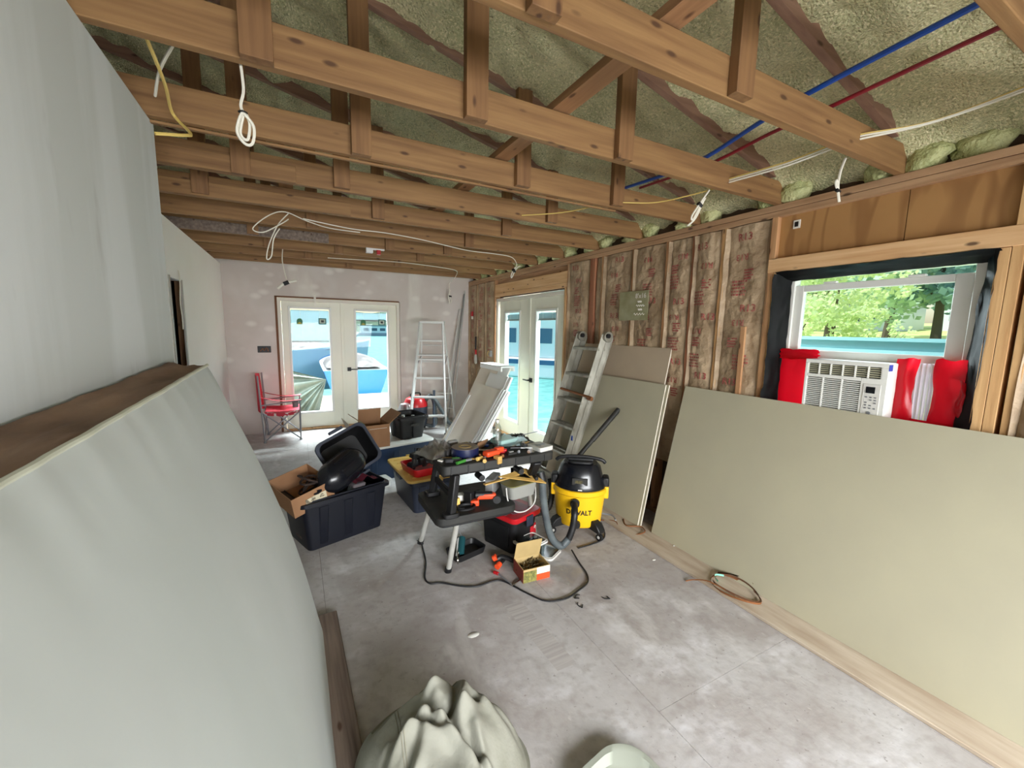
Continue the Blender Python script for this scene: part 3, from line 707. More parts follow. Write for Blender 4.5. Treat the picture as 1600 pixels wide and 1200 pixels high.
# ============================================================ LARGE THINGS
# ---- padded slab leaning on the left partition (local frame: world coordinates)
def slab(name='leaning_padded_slab'):
    y0, y1 = -1.0, 2.28
    t = thing(name, 'large pale grey-green padded slab leaning on the left partition', 'padding', (-.1, .7, 0))
    def prof(v, y):   # front face, v 0 bottom .. 1 top
        x = .072 - .400 * v; z = (1.385 + .022 * max(0, y)) * v
        x += .040 * math.sin(min(1, v * 1.05) * PI) ** 1.3 + .0015 * fbm((y * 3, v * 5, 1), 3)
        return x, z
    def front(u, v):
        y = y0 + u * (y1 - y0); e = 0.
        # rounded far end
        x, z = prof(v, y)
        d = max(0, (u - .965) / .035)
        x -= .05 * d * d * (.4 + .6 * v); z -= .03 * d * d * max(0, v - .9) * 10
        if v > .93: q = (v - .93) / .07; x -= .012 * q * q
        x += .0012 * math.sin(y * 40 + fbm((y * 5, 2, 2)) * 4) * max(0, v - .85) / .15
        return (x, y, z)
    ob('front_cover', G().grid(front, 160, 50), SLAB, t, w=True, sm=70)
    def top(u, v):
        p = front(u, 1.0); q = v
        x = p[0] + (-.472 - p[0]) * q; z = p[2] + .012 * q + .012 * fbm((p[1] * 3, q * 2, 4), 3) * (q > .02) - .004 * math.sin(q * PI)
        return (x, p[1] - .02 * q * (u > .99), z)
    ob('top_face', G().grid(top, 160, 12), SLABT, t, w=True, sm=70, label='brown top edge of the slab')
    ob('piping', G().tube([(front(u / 120, 1)[0] + .002, front(u / 120, 1)[1], front(u / 120, 1)[2] + .002) for u in range(121)], .006, 8), mat('slab_piping', (196, 198, 180), .7), t, w=True)
    vs = []; n = 50
    for i in range(n + 1):
        p = front(1, i / n); vs.append(p)
    for i in range(n + 1):
        p = front(1, i / n); vs.append((min(p[0] - .13 - .0 * i, p[0] - .05) if i < n else -.472, y1 - .03, p[2]))
    g = G().add(vs, [(i, i + 1, n + 2 + i, n + 1 + i) for i in range(n)])
    ob('end_face', g, SLAB, t, w=True, sm=70)
    return t
slab()
o_ = tag(ob('dark_plank', G().box(.0, .115, -.4, 2.32, .0, .035), GREY_WOOD, bev=.005), 'dark weathered plank on the floor along the padded slab', 'board', loc=(.075, 0, 0), rz=1.2)

# ---- drywall sheets
def sheet(lb, y0, y1, xb, xt, zb, zt, th, m=BOARD, mb=BEDGE, grp='drywall sheets'):
    """board leaning toward +x, between (xb, zb) on the floor and (xt, zt)"""
    t = thing('drywall_sheet', lb, 'drywall', (xb, (y0 + y1) / 2, zb), group=grp)
    ln = math.hypot(xt - xb, zt - zb); a = math.degrees(math.atan2(xt - xb, zt - zb)); h = (y1 - y0) / 2
    M = Matrix.Rotation(R(a), 4, 'Y')
    ob('face_paper', G().box(-.0005, .0015, -h, h, .0, ln, M), m, t, sm=0)
    ob('gypsum_core', G().box(.0015, th, -h, h, 0, ln, M), mb, t, sm=0, label='chalky white cut edge')
    return t
sheet('large greenish-beige drywall sheet lying lengthwise along the right wall', -.22, 2.228, 2.462, 2.735, .02, 1.19, .012)
sheet('second drywall sheet directly behind the large one on the right', -.20, 2.222, 2.478, 2.752, .02, 1.186, .012)
sheet('upright beige drywall sheet behind the yellow vacuum', 2.363, 3.62, 2.44, 2.665, 0, 1.185, .012)
sheet('upright drywall sheet just behind the vacuum\'s beige sheet', 2.35, 3.60, 2.462, 2.69, 0, 1.183, .012)
sheet('taller pinkish drywall sheet topmost against the insulation', 2.435, 3.86, 2.50, 2.785, 0, 1.478, .012, m=BOARDP)
# narrow dark gap board behind
# ---- white panels leaning by the side door
def wpanel(lb, y0, y1, xb, xt, zt, th=.012, m=None, sub=(), nm='white_moulding_board', zb=0., grp='white boards leaning by the side door'):
    t = thing(nm, lb, 'panel', (xb, (y0 + y1) / 2, zb), group=grp)
    ln = math.hypot(xt - xb, zt - zb); a = math.degrees(math.atan2(xt - xb, zt - zb)); h = (y1 - y0) / 2
    M = Matrix.Rotation(R(a), 4, 'Y')
    ob('board', G().box(0, th, -h, h, 0, ln, M), m or WP, t, bev=.002)
    for (a0, a1, b0, b1, d, nm2, mm) in sub:
        ob(nm2, G().box(-d, 0, a0 - h, a1 - h, b0 * ln, b1 * ln, M), mm, t, bev=.002)
    return t
WP = mat('white_panel', (240, 230, 216), .5, var=(232, 221, 206), scale=2)
WP2 = mat('cool_white_panel', (240, 240, 238), .45)
wpanel('tallest white panel at the back of the leaning stack', 4.90, 5.83, 2.02, 2.56, 1.09, sub=((.0, .30, .55, 1., .008, 'raised_field', WP2), (.33, .52, .55, 1., .006, 'raised_field', WP)))
wpanel('white framed panel in the middle of the leaning stack', 4.62, 5.3, 1.98, 2.44, 1.00, m=WP2, sub=((.0, .05, 0, 1., .012, 'side_rail', WP2), (.09, .13, 0, 1., .012, 'side_rail', WP2)))
wpanel('broad off-white panel at the front of the leaning stack', 4.72, 5.56, 1.80, 2.33, .83)
wpanel('white channelled trim board at the right of the leaning stack', 4.52, 4.70, 1.82, 2.34, .84, m=WP2, th=.03, sub=((.02, .05, 0, 1., .02, 'ridge', WP2), (.09, .12, 0, 1., .02, 'ridge', WP2), (.15, .18, 0, 1., .02, 'ridge', WP2)))
st = thing('trim_strip', 'narrow white strip resting on the front leaning panel', 'trim', (1.66, 5.15, 0), group='white boards leaning by the side door')
M_ = Matrix.Rotation(R(33), 4, 'Y')
ob('strip', G().box(-.012, 0, -.035, .035, 0, .84, Matrix.Rotation(R(-9), 4, 'X') @ M_), WP2, st, bev=.003)
t = thing('white_shelf_box', 'short white moulded piece lying on top of the leaning panels', 'moulding', (2.46, 5.25, 1.10))
ob('body', G().box(-.05, .16, -.36, .34, .0, .018).box(-.05, -.03, -.36, .34, -.05, .0).box(.13, .16, -.36, .34, -.05, 0), WP2, t, bev=.004)
# ---- long strips leaning in the far corner
for i, (a, b, w_, lb, m) in enumerate((((2.20, 6.62, 0), (2.62, 6.98, 1.95), .022, 'long white metal strip leaning in the far right corner', METALW), ((2.30, 6.74, 0), (2.70, 7.0, 2.22), .012, 'thin grey plastic strip leaning behind the white one', GREYP), ((2.42, 6.80, 0), (2.72, 7.0, 2.28), .010, 'thinnest pale strip in the far right corner', METALW))):
    a, b = Vector(a), Vector(b); d = (b - a)
    s_ = thing('corner_strip', lb, 'strip', a, group='strips leaning in the far corner')
    M_ = d.to_track_quat('Z', 'Y').to_matrix().to_4x4()
    ob('flange', G().box(-w_, w_, -.003, .003, 0, d.length, M_), m, s_)
    ob('lip', G().box(-w_, -w_ + .004, -.003, w_, 0, d.length, M_), m, s_)

# ---- step ladder (aluminium, far right)
t = thing('step_ladder', 'silver aluminium step ladder standing before the far wall', 'ladder', (1.85, 6.2, 0))
FLa, FRa, TLa, TRa = Vector((1.46, 6.08, 0)), Vector((1.975, 5.86, 0)), Vector((1.70, 6.22, 1.70)), Vector((2.0, 6.09, 1.70))
RLa, RRa, TLb, TRb = Vector((1.86, 6.88, 0)), Vector((2.40, 6.62, 0)), Vector((1.74, 6.30, 1.68)), Vector((2.04, 6.17, 1.68))
def rail(g, a, b, w=.03, th=.014):
    d = b - a; M = Matrix.Translation(a) @ d.to_track_quat('Z', 'X').to_matrix().to_4x4()
    g.box(-w, w, -th, th, 0, d.length, M); return g
for a, b, nm in ((FLa, TLa, 'front_rail'), (FRa, TRa, 'front_rail'), (RLa, TLb, 'rear_rail'), (RRa, TRb, 'rear_rail')):
    ob(nm, rail(G(), a, b, .026 if nm[0] == 'f' else .015, .011), METALW, t, w=True, bev=.003)
    ob('rubber_foot', G().box(a.x - .02, a.x + .02, a.y - .02, a.y + .02, 0, .035), BLACKP, t, w=True)
for k in range(1, 6):
    v = k * .167
    a, b = FLa.lerp(TLa, v), FRa.lerp(TRa, v); d = b - a
    M = Matrix.Translation(a) @ Vector((d.x, d.y, 0)).to_track_quat('X', 'Z').to_matrix().to_4x4()
    ob('step', G().box(0, d.length, -.01, .075, -.012, .012, M), METALW, t, w=True, bev=.003)
for k in range(1, 6):
    v = k * .16; a, b = RLa.lerp(TLb, v), RRa.lerp(TRb, v)
    ob('rear_rung', G().cyl(a, b, .008, n=8), METALW, t, w=True)
a, b = (TLa + TLb) / 2, (TRa + TRb) / 2; d = b - a
M = Matrix.Translation(a) @ Vector((d.x, d.y, 0)).to_track_quat('X', 'Z').to_matrix().to_4x4()
ob('top_cap', G().box(-.02, d.length + .02, -.07, .09, -.01, .025, M), METALW, t, w=True, bev=.006)
a, b = FLa.lerp(TLa, .70), FRa.lerp(TRa, .70); d = b - a
M = Matrix.Translation(a) @ Vector((d.x, d.y, 0)).to_track_quat('X', 'Z').to_matrix().to_4x4()
ob('bucket_shelf', G().box(-.02, d.length + .02, .0, .22, 0, .02, M), METALW, t, w=True, bev=.004)
for A0, A1, B0, B1 in ((FLa, TLa, RLa, TLb), (FRa, TRa, RRa, TRb)):
    ob('spreader', G().cyl(A0.lerp(A1, .60), B0.lerp(B1, .70), .007, n=6).cyl(A0.lerp(A1, .3), A0.lerp(A1, .22) * .5 + B0.lerp(B1, .35) * .5, .005, n=6), STEEL, t, w=True)

# ---- folded extension ladder on the right wall
t = thing('folding_ladder', 'worn folded aluminium multi-position ladder leaning on the right wall', 'ladder', (2.5, 3.5, 0))
DUSTM = mat('worn_aluminium', (176, 173, 160), .45, .25, var=(124, 120, 106), scale=9, st=(1, 1, .4))
def LP(s, v, off=0.):     # s=0 left rail (far), 1 right rail (near); v 0..1 up
    y = (3.80 + (3.50 - 3.80) * v) if s == 0 else (3.36 + (3.10 - 3.36) * v)
    x = 2.36 + .31 * v + off; z = 1.575 * v
    return Vector((x, y, z))
for s in (0, 1):
    for off, v0, v1, nm in ((-.035, .0, 1.0, 'outer_rail'), (.035, .06, .985, 'inner_rail')):
        a, b = LP(s, v0, off), LP(s, v1, off); d = b - a
        M = Matrix.Translation(a) @ d.to_track_quat('Z', 'Y').to_matrix().to_4x4()
        g = G().box(-.009, .009, -.032, .032, 0, d.length, M).box(-.016, .016, -.032, -.024, 0, d.length, M).box(-.016, .016, .024, .032, 0, d.length, M)
        rl = ob(nm, g, DUSTM, t, w=True, bev=.002)
    p = LP(s, 1.0)
    ob('hinge', G().cyl(p + Vector((-.01, -.028, -.02)), p + Vector((-.01, .028, -.02)), .052, n=20), DUSTM, t, w=True, bev=.004)
    ob('hinge_knob', G().cyl(p + Vector((-.03, -.05, -.01)), p + Vector((-.03, -.028, -.01)), .022, n=12), BLACKP, t, w=True)
    f = LP(s, 0, -.035); ob('rubber_foot', G().box(f.x - .03, f.x + .03, f.y - .045, f.y + .045, 0, .05), TOTEG, t, w=True, bev=.004)
for k in range(1, 6):
    v = .06 + k * .17
    for off in (-.045, .035):
        a, b = LP(0, v, off), LP(1, v, off); d = b - a
        M = Matrix.Translation(a) @ d.to_track_quat('X', 'Z').to_matrix().to_4x4()
        g = G().box(0, d.length, -.02, .02, -.012, .012, M)
        for r_ in (-.012, .0, .012): g.box(0, d.length, r_ - .002, r_ + .002, .012, .016, M)
        ob('rung', g, DUSTM, t, w=True)
p = LP(1, .62, -.05)
ob('lock_bar', G().cyl(p + Vector((-.02, -.13, .0)), p + Vector((0, .42, .02)), .013, n=10).cyl(p + Vector((0, -.10, -.015)), p + Vector((0, -.05, -.015)), .02, n=10), RUST, t, w=True, label='rusty brown locking bar')
a, b = Vector((2.33, 3.96, 0.02)), Vector((2.33, 3.28, .02))
ob('flared_base', G().box(-.02, .02, 0, .72, 0, .05, Matrix.Translation((2.36, 3.24, .05))), DUSTM, t, w=True, bev=.004)
p = LP(1, .33, -.05)
ob('blue_tag', G().box(p.x - .004, p.x + .0, p.y - .02, p.y + .02, p.z, p.z + .05), PEXB, t, w=True)

# ---- hand-held things on the far stretch of the stud wall
t = thing('hanging_brush', 'black-handled red and white scraper hung on the insulation', 'tool', (2.77, 6.62, 1.15), rz=-90)
ob('handle', G().box(-.014, .014, -.012, .012, .10, .33), BLACKP, t, bev=.005)
ob('neck', G().box(-.024, .024, -.014, .014, .02, .11, top=(.5, 1)), RED, t, bev=.004)
ob('blade', G().lathe([(.0, -.15), (.045, -.13), (.062, -.06), (.045, .01), (.02, .03), (0, .03)], 16, sy=.25), LIDW, t)
t = thing('wall_outlet_box', 'small grey electrical box nailed to a stud left of the side door', 'outlet', (2.79, 6.05, 1.22), rz=-90)
ob('box_frame', G().box(-.03, .03, -.02, .02, -.05, .05), GREYP, t, bev=.003)
ob('bare_wire', G().tube([(0, -.02, .02), (.02, -.05, .04), (-.02, -.05, -.02), (.01, -.03, -.04)], .004, 6, 5), WIREY, t)
t = thing('wall_thermostat_wire', 'red and white plastic scrap stuck high in the corner insulation', 'scrap', (2.79, 6.85, 1.86), rz=-90)
ob('red_bit', G().box(-.03, .03, -.012, .012, -.03, .05), RED, t, bev=.003)
ob('white_bit', G().box(.0, .04, -.016, .008, -.08, -.03), WIREW, t, bev=.003)
# foil card with handwriting on the insulation
t = thing('foil_card', 'dull foil-faced square card with white handwriting on the insulation', 'sign', (2.765, 2.885, 1.715), rz=-90)
ob('card', G().box(-.18, .18, -.003, .003, 0, .262), FOIL, t, sm=0, label='dull foil square')
vs, fs = textmesh('8\'x16', .06); g = G(); g.add([(x + .09, -.0045, y + .215) for x, y, _ in vs], fs); ob('handwriting', g, PAPER, t, sm=0)
g = G()
for (px, pz, w_) in ((.08, .165, .05), (.09, .13, .10), (.09, .095, .05), (.08, .055, .13)):
    g.tube([(px - w_ / 2 + w_ * i / 12, -.0045, pz + .010 * math.sin(i * 2.1)) for i in range(13)], .0028, 4)
ob('handwriting', g, PAPER, t, sm=0)

# ---- camp chair
t = thing('camp_chair', 'red folding camp chair with grey legs by the far door', 'chair', (-.2, 6.65, 0))
A = dict(nf=Vector((.02, 6.46, 0)), nb=Vector((-.42, 6.44, 0)), ff=Vector((.02, 6.95, 0)), fb=Vector((-.40, 6.93, 0)))
up = Vector((0, 0, 1)); SH = .41
def pole(a, b, r=.0095): return G().cyl(a, b, r, n=8)
for k in ('nf', 'ff'):
    ob('front_leg', pole(A[k] + up * .0, A[k] + Vector((.01, 0, .58)), .010), STEEL, t, w=True)
for k in ('nb', 'fb'):
    ob('rear_post', pole(A[k], A[k] + Vector((-.045, 0, .93)), .010), STEEL, t, w=True)
for a, b in (('nf', 'nb'), ('ff', 'fb'), ('nf', 'ff'), ('nb', 'fb')):
    ob('cross_brace', pole(A[a] + up * .02, A[b] + up * SH), STEEL, t, w=True); ob('cross_brace', pole(A[b] + up * .02, A[a] + up * SH), STEEL, t, w=True)
for k in A: ob('foot', G().lathe([(.02, 0), (.02, .015), (.012, .03)], 10, Matrix.Translation(A[k])), STEEL, t, w=True)
ob('seat', G().grid(lambda u, v: (-.41 + .44 * u, 6.46 + .48 * v, .425 - .05 * math.sin(u * PI) * math.sin(v * PI) - .02 * math.sin(v * PI) + .02 * abs(u - .45)), 16, 12), REDC, t, w=True, sm=80)
ob('seat_hem', G().grid(lambda u, v: (.03, 6.46 + .48 * u, .43 - .02 * math.sin(u * PI) - .06 * v), 10, 2), mat('dark_red_hem', (120, 22, 34), .7), t, w=True, sm=80)
ob('seat_side', G().grid(lambda u, v: (-.41 + .44 * u, 6.455, .43 - .03 * math.sin(u * PI) - .045 * v), 10, 2), mat('seat_print', (226, 214, 210), .7, var=(190, 40, 60), scale=14, lo=.47, hi=.5), t, w=True, sm=80)
ob('backrest', G().grid(lambda u, v: (-.428 - .045 * v - .07 * math.sin(u * PI) * (1 - .5 * v) - .0 * v, 6.45 + .47 * u, .40 + .52 * v + .02 * math.sin(u * PI)), 14, 14), REDC, t, w=True, sm=80)
for k, y in (('n', 6.45), ('f', 6.94)):
    ob('armrest', G().grid(lambda u, v: (-.45 + .50 * u, y - .035 + .07 * v, .64 - .06 * u - .035 * math.sin(u * PI)), 12, 3), REDC, t, w=True, sm=80)
    ob('arm_bar', pole(Vector((-.45, y, .52)), Vector((.04, y, .57))), STEEL, t, w=True)
ob('cup_holder', G().lathe([(.035, -.09), (.042, -.01), (.036, -.01), (.03, -.085)], 14, Matrix.Translation((-.03, 6.47, .56))), mat('mesh_fabric', (120, 106, 108), .7), t, w=True)

# ---- second vacuum, red, behind the step ladder
t = thing('red_vacuum', 'red and black wet-dry vacuum behind the step ladder', 'vacuum', (1.66, 6.42, 0), rz=15)
ob('drum', G().lathe([(.0, .06), (.15, .06), (.18, .12), (.185, .36), (.19, .38), (0, .38)], 24), TOTEG, t)
ob('lid', G().lathe([(.19, .38), (.185, .43), (.15, .50), (.07, .54), (0, .545)], 24), RED, t)
for a in range(4): ob('caster', G().cyl((.15 * math.cos(a * PI / 2) - .012, .15 * math.sin(a * PI / 2), .03), (.15 * math.cos(a * PI / 2) + .012, .15 * math.sin(a * PI / 2), .03), .03, n=10), BLACKP, t)
ob('handle', G().tube([(-.08, 0, .53), (-.07, 0, .58), (.07, 0, .58), (.08, 0, .53)], .012, 8, 4), BLACKP, t)
ob('clear_bag', G().lathe([(0, .2), (.10, .24), (.13, .34), (.08, .44), (0, .46)], 16, Matrix.Translation((-.2, -.05, 0))), BAGM, t, label='crumpled clear bag')
t = thing('vacuum_hose', 'grey corrugated hose coiled on the floor behind the step ladder', 'hose', (1.93, 6.3, 0))
def ribbed(g, pts, r, n=12, sm=14, k=.09):
    return g.tube(pts, r, n, sm, rf=lambda u, i: 1 + (k if i % 2 else -k))
ob('hose', ribbed(G(), [(-.12, .1, .45), (-.06, .0, .55), (.0, 0, .40), (.02, 0, .12), (-.04, .05, .05), (-.14, .1, .10), (-.18, .1, .3), (-.12, .05, .5), (-.02, -.05, .5), (.1, -.08, .3), (.22, -.05, .10), (.36, .05, .05)], .03), HOSEG, t, sm=60)
ob('wand', G().cyl((-.03, -.06, .05), (-.02, -.05, .64), .02, n=14), mat('slate_plastic', (60, 70, 84), .4), t, label='upright slate-coloured nozzle')

# ============================================================ TOTES AND BOXES
def tote(name, lb, loc, rz, w, d, h, m, taper=.87, ribs=True, rim=.02, group=None, t=.006):
    T = thing(name, lb, 'tote', loc, rz, group)
    ob('tub', G().tub(w, d, h, t, taper, r=.04), m, T)
    g = G()
    def ring(k, z0, z1):
        pass
    g.rrect(w + 2 * rim, d + 2 * rim, h - .022, h - .012, .05)
    a = G().tub(w + 2 * rim, d + 2 * rim, .028, rim + t, 1., z0=h - .026, r=.05)
    a.f = a.f[2:]
    ob('rim', a, m, T, bev=.003)
    if ribs:
        for s in (-1, 1):
            for q in (-.28, 0, .28):
                z0 = .03; z1 = h - .05; w2 = w / 2
                g = G()
                for (yy, sy) in ((d / 2, s),):
                    def yy_(z): return s * (d / 2 * (taper + (1 - taper) * z / h) + .001)
                    g.add([(q * w - .03, yy_(z0), z0), (q * w + .03, yy_(z0), z0), (q * w + .035, yy_(z1), z1), (q * w - .035, yy_(z1), z1),
                           (q * w - .024, yy_(z0) + s * .006, z0 + .01), (q * w + .024, yy_(z0) + s * .006, z0 + .01), (q * w + .028, yy_(z1) + s * .006, z1), (q * w - .028, yy_(z1) + s * .006, z1)],
                          [(4, 5, 6, 7), (0, 1, 5, 4), (1, 2, 6, 5), (3, 0, 4, 7), (2, 3, 7, 6)])
                ob('rib', g, m, T)
        for s in (-1, 1):
            g = G().box(s * (w / 2 + rim) - .012, s * (w / 2 + rim) + .012, -.07, .07, h - .05, h - .012)
            ob('handle', g, m, T, bev=.005)
    return T
bt = tote('storage_tote', 'open navy blue tote overflowing with boat gear, nearest the slab', (.235, 3.39, 0), 20, .66, .43, .37, NAVY)
ob('side_label', G().box(-.003, .0, -.05, .05, .06, .20, Matrix.Translation((-.302, -.02, 0)) @ Matrix.Rotation(R(7), 4, 'Y')), mat('worn_label', (112, 96, 84), .6, var=(60, 50, 46), scale=30), bt)
# cardboard box in the tote
def carton(name, lb, loc, rz, w, d, h, m=CARD, flaps=(), t=.004, rx=0, ry=0, group=None):
    T = thing(name, lb, 'box', loc, rz, group, rx=rx, ry=ry)
    g = G().box(-w / 2, w / 2, -d / 2, d / 2, 0, t).box(-w / 2, -w / 2 + t, -d / 2, d / 2, t, h).box(w / 2 - t, w / 2, -d / 2, d / 2, t, h).box(-w / 2 + t, w / 2 - t, -d / 2, -d / 2 + t, t, h).box(-w / 2 + t, w / 2 - t, d / 2 - t, d / 2, t, h)
    ob('carton_wall', g, m, T, sm=0)
    for side, ang, ln in flaps:
        if side in 'fb':
            s = -1 if side == 'f' else 1
            M = Matrix.Translation((0, s * d / 2, h)) @ Matrix.Rotation(R(-s * ang), 4, 'X')
            g = G().box(-w / 2, w / 2, -t / 2, t / 2, 0, ln, M)
        else:
            s = -1 if side == 'l' else 1
            M = Matrix.Translation((s * w / 2, 0, h)) @ Matrix.Rotation(R(s * ang), 4, 'Y')
            g = G().box(-t / 2, t / 2, -d / 2, d / 2, 0, ln, M)
        ob('flap', g, m, T, sm=0)
    return T
c1 = carton('cardboard_box', 'open brown cardboard tray sitting in the navy tote', (.005, 3.29, .345), 24, .30, .36, .15, ry=-12, rx=8)
ob('shipping_label', G().box(-.06, .09, -.004, 0, .02, .10, Matrix.Translation((0, -.181, 0))), mat('label_cream', (208, 198, 170), .7, var=(120, 110, 92), scale=24, lo=.5, hi=.56), c1)
t = thing('rope_bundle', 'tangle of dark rope lying in the cardboard tray', 'rope', (.05, 3.25, .39), 20)
ob('rope', G().tube([(.09 * math.cos(i * 1.1) * (1 - .02 * i), .08 * math.sin(i * 1.3), .02 + .005 * i + .012 * math.sin(i * 2)) for i in range(22)], .008, 6, 4), mat('dark_rope', (62, 44, 36), .9, var=(36, 26, 24), scale=50), t)
# tipped tub with a boat fender
TT = thing('tipped_tub', 'black plastic tub tipped on its side inside the navy tote', 'tub', (.44, 3.50, .58), 0)
TT.matrix_basis = Matrix.Translation((.36, 3.56, .575)) @ Matrix.Rotation(R(6), 4, 'Z') @ Matrix.Rotation(R(66), 4, 'X') @ Matrix.Rotation(R(24), 4, 'Z')
ob('tub', G().tub(.40, .33, .22, .006, .84, z0=-.20, r=.05), BLACKP, TT)
a = G().tub(.44, .37, .03, .025, 1., z0=-.004, r=.06); a.f = a.f[2:]
ob('rim', a, TOTEG, TT, bev=.004)
ob('handle_notch', G().box(-.06, .06, .20, .225, -.02, .02), TOTEG, TT, bev=.006); ob('handle_notch', G().box(-.06, .06, -.225, -.20, -.02, .02), TOTEG, TT, bev=.006)
t = thing('boat_fender', 'glossy black inflatable boat fender lying in the tipped tub', 'fender', (.28, 3.28, .50))
d_ = (Vector((.47, 3.50, .58)) - Vector((.10, 3.15, .43))); Mf = d_.to_track_quat('Z', 'Y').to_matrix().to_4x4()
t.matrix_basis = Matrix.Translation((.12, 3.16, .45)) @ Mf
prof = [(0, -.05), (.024, -.05), (.026, .0), (.06, .02), (.098, .06), (.118, .12)] + [(.12 + .0, .15 + i * .035) for i in range(6)] + [(.108, .37), (.07, .42), (.02, .45), (0, .45)]
ob('body', G().lathe(prof, 28), BLACKG, t)
for i in range(10):
    a = i * 2 * PI / 10
    ob('moulded_rib', G().box(.115, .1235, -.006, .006, .14, .33, Matrix.Rotation(a, 4, 'Z')), BLACKG, t, bev=.002)
ob('eyelet', G().tube([(.02 * math.cos(a), 0, -.05 + .02 * math.sin(a)) for a in [i * PI / 6 for i in range(13)]], .008, 6), BLACKG, t)
t = thing('life_vest_strap', 'dark red folded strap beside the fender in the tote', 'strap', (.42, 3.25, .40), 20)
ob('webbing', G().grid(lambda u, v: (-.09 + .2 * u, -.04 + .08 * v, .01 + .05 * math.sin(u * 3) + .012 * math.sin(u * 14)), 20, 3), mat('maroon_webbing', (92, 20, 40), .7), t, sm=70)
ob('lining', G().box(-.10, .0, -.05, .04, .0, .03), mat('grey_lining', (84, 78, 82), .8), t, bev=.01)
t = thing('dark_tarp', 'dark folded tarp filling the bottom of the navy tote', 'tarp', (.26, 3.40, .26), 20)
ob('folds', G().grid(lambda u, v: (-.27 + .54 * u, -.17 + .34 * v, .04 + .06 * fbm((u * 5, v * 4, 2), 3)), 24, 18), BLACKD, t, sm=70)

bb = tote('blue_tote', 'lidded blue tote under the cardboard box, by the far door', (.86, 4.60, 0), 12, .86, .52, .35, BLUEB, .9)
ob('lid', G().rrect(.90, .56, .35, .375, .05), LIDW, bb, bev=.005, label='whitish lid')
t = thing('white_base_box', 'low white plastic box on the floor between the totes', 'box', (.66, 4.16, 0), 14)
ob('box_body', G().rrect(.26, .14, 0, .07, .02), LIDW, t, bev=.005); ob('box_lid', G().rrect(.28, .16, .07, .09, .02), LIDW, t, bev=.004)
cb = carton('cardboard_box', 'tall open cardboard box with a green label on the blue tote', (.70, 4.44, .375), 8, .24, .30, .24, flaps=(('f', 4, .0), ('b', -8, .12), ('r', 50, .16)))
g = G().box(-.30, -.004, -.006, 0, 0, .30, Matrix.Rotation(R(-52), 4, 'Z'))
ob('flap', G().box(-.003, .003, -.15, .15, 0, .13, Matrix.Translation((-.12, 0, .24)) @ Matrix.Rotation(R(-50), 4, 'Y')), CARD, cb)
ob('green_label', G().box(.003, .006, -.15, .02, .02, .12, Matrix.Translation((-.12, 0, .24)) @ Matrix.Rotation(R(-50), 4, 'Y')), GREENL, cb)
ob('tape_strip', G().box(-.09, .09, -.004, -.001, .0, .003, Matrix.Translation((0, -.15, .20))), PAPER, cb)
t = thing('paper_sheet', 'stiff white sheet leaning against the green-labelled box', 'paper', (.53, 4.45, .375), 6)
ob('sheet', G().box(-.004, .0, -.18, .16, 0, .30, Matrix.Rotation(R(-22), 4, 'Y')), PAPER, t)
t = thing('pump_handle', 'white plastic curved handle upright behind the tipped tub', 'handle', (.47, 4.56, 0))
ob('grip', G().tube([(0, 0, 0), (0, 0, .42), (.0, 0, .47), (.045, 0, .48), (.06, 0, .44), (.06, 0, .0)], .018, 10, 4), LIDW, t)
bc = tote('black_crate', 'small open black crate on the white lid of the blue tote', (1.10, 4.66, .376), 12, .33, .38, .25, BLACKP, .80, ribs=False)
ob('cross_rib', G().box(-.012, .012, -.185, -.15, .02, .22), BLACKP, bc); ob('cross_rib', G().box(-.17, -.14, -.012, .012, .02, .22), BLACKP, bc)
ob('front_handle', G().box(-.05, .05, -.205, -.19, .15, .175), BLACKD, bc, bev=.004)
for i, (x, y, c, lb) in enumerate(((-.03, .05, LIDW, 'white bottle neck sticking up in the black crate'), (.07, 0, GREYP, 'grey can inside the black crate'), (-.08, -.05, BLACKD, 'dark can inside the black crate'))):
    tt = thing('spray_can', lb, 'can', (1.10 + x, 4.66 + y, .39)); ob('can_body', G().lathe([(0, 0), (.035, 0), (.035, .17), (.02, .19), (.018, .22), (0, .22)], 14), c, tt)

yt = tote('yellow_lid_tote', 'black tote with a pale yellow lid beside the work table', (1.02, 3.70, 0), 4, .42, .66, .30, TOTEG, .86)
YL = ob('lid', G().rrect(.50, .72, .30, .325, .05), YLID, yt, bev=.006, label='pale yellow lid')
for i in range(6): ob('lid_rib', G().box(-.2, .2, -.006, .006, .325, .330, Matrix.Translation((0, -.28 + i * .11, 0))), YLID, YL)
for s in (-1, 1): ob('lid_latch', G().box(-.05, .05, s * .36 - .012, s * .36 + .012, .29, .335), YLID, YL, bev=.003)
rc = thing('tool_case', 'open red plastic tool tray lying on the yellow lid', 'case', (1.02, 3.56, .331), 10)
ob('tray', G().tub(.40, .34, .07, .012, .92, r=.04), RED, rc, bev=.003)
for i, (x, y, a) in enumerate(((-.11, -.03, 30), (0, .05, -20), (.1, -.02, 70), (-.02, -.09, 10), (.09, .09, 120))):
    t = thing('power_drill', ['black drill lying leftmost in the red tray', 'black drill in the middle of the red tray', 'black drill at the right of the red tray', 'black sander at the front of the red tray', 'black cordless tool at the back of the red tray'][i], 'drill', (1.02 + x, 3.56 + y, .375 + .012 * i), a, group='black power tools in the red tray')
    ob('motor_body', G().cyl((-.08, 0, .035), (.07, 0, .035), .032, .026, 14), BLACKP, t); ob('chuck', G().cyl((.07, 0, .035), (.11, 0, .035), .018, .012, 12), STEEL, t)
    ob('grip', G().box(-.055, -.02, -.016, .016, -.01, .13, Matrix.Rotation(R(12 + i * 14), 4, 'X')), BLACKD, t, bev=.008)
    ob('battery', G().box(-.08, .0, -.03, .03, .11, .15, Matrix.Rotation(R(12 + i * 14), 4, 'X')), BLACKP, t, bev=.006)

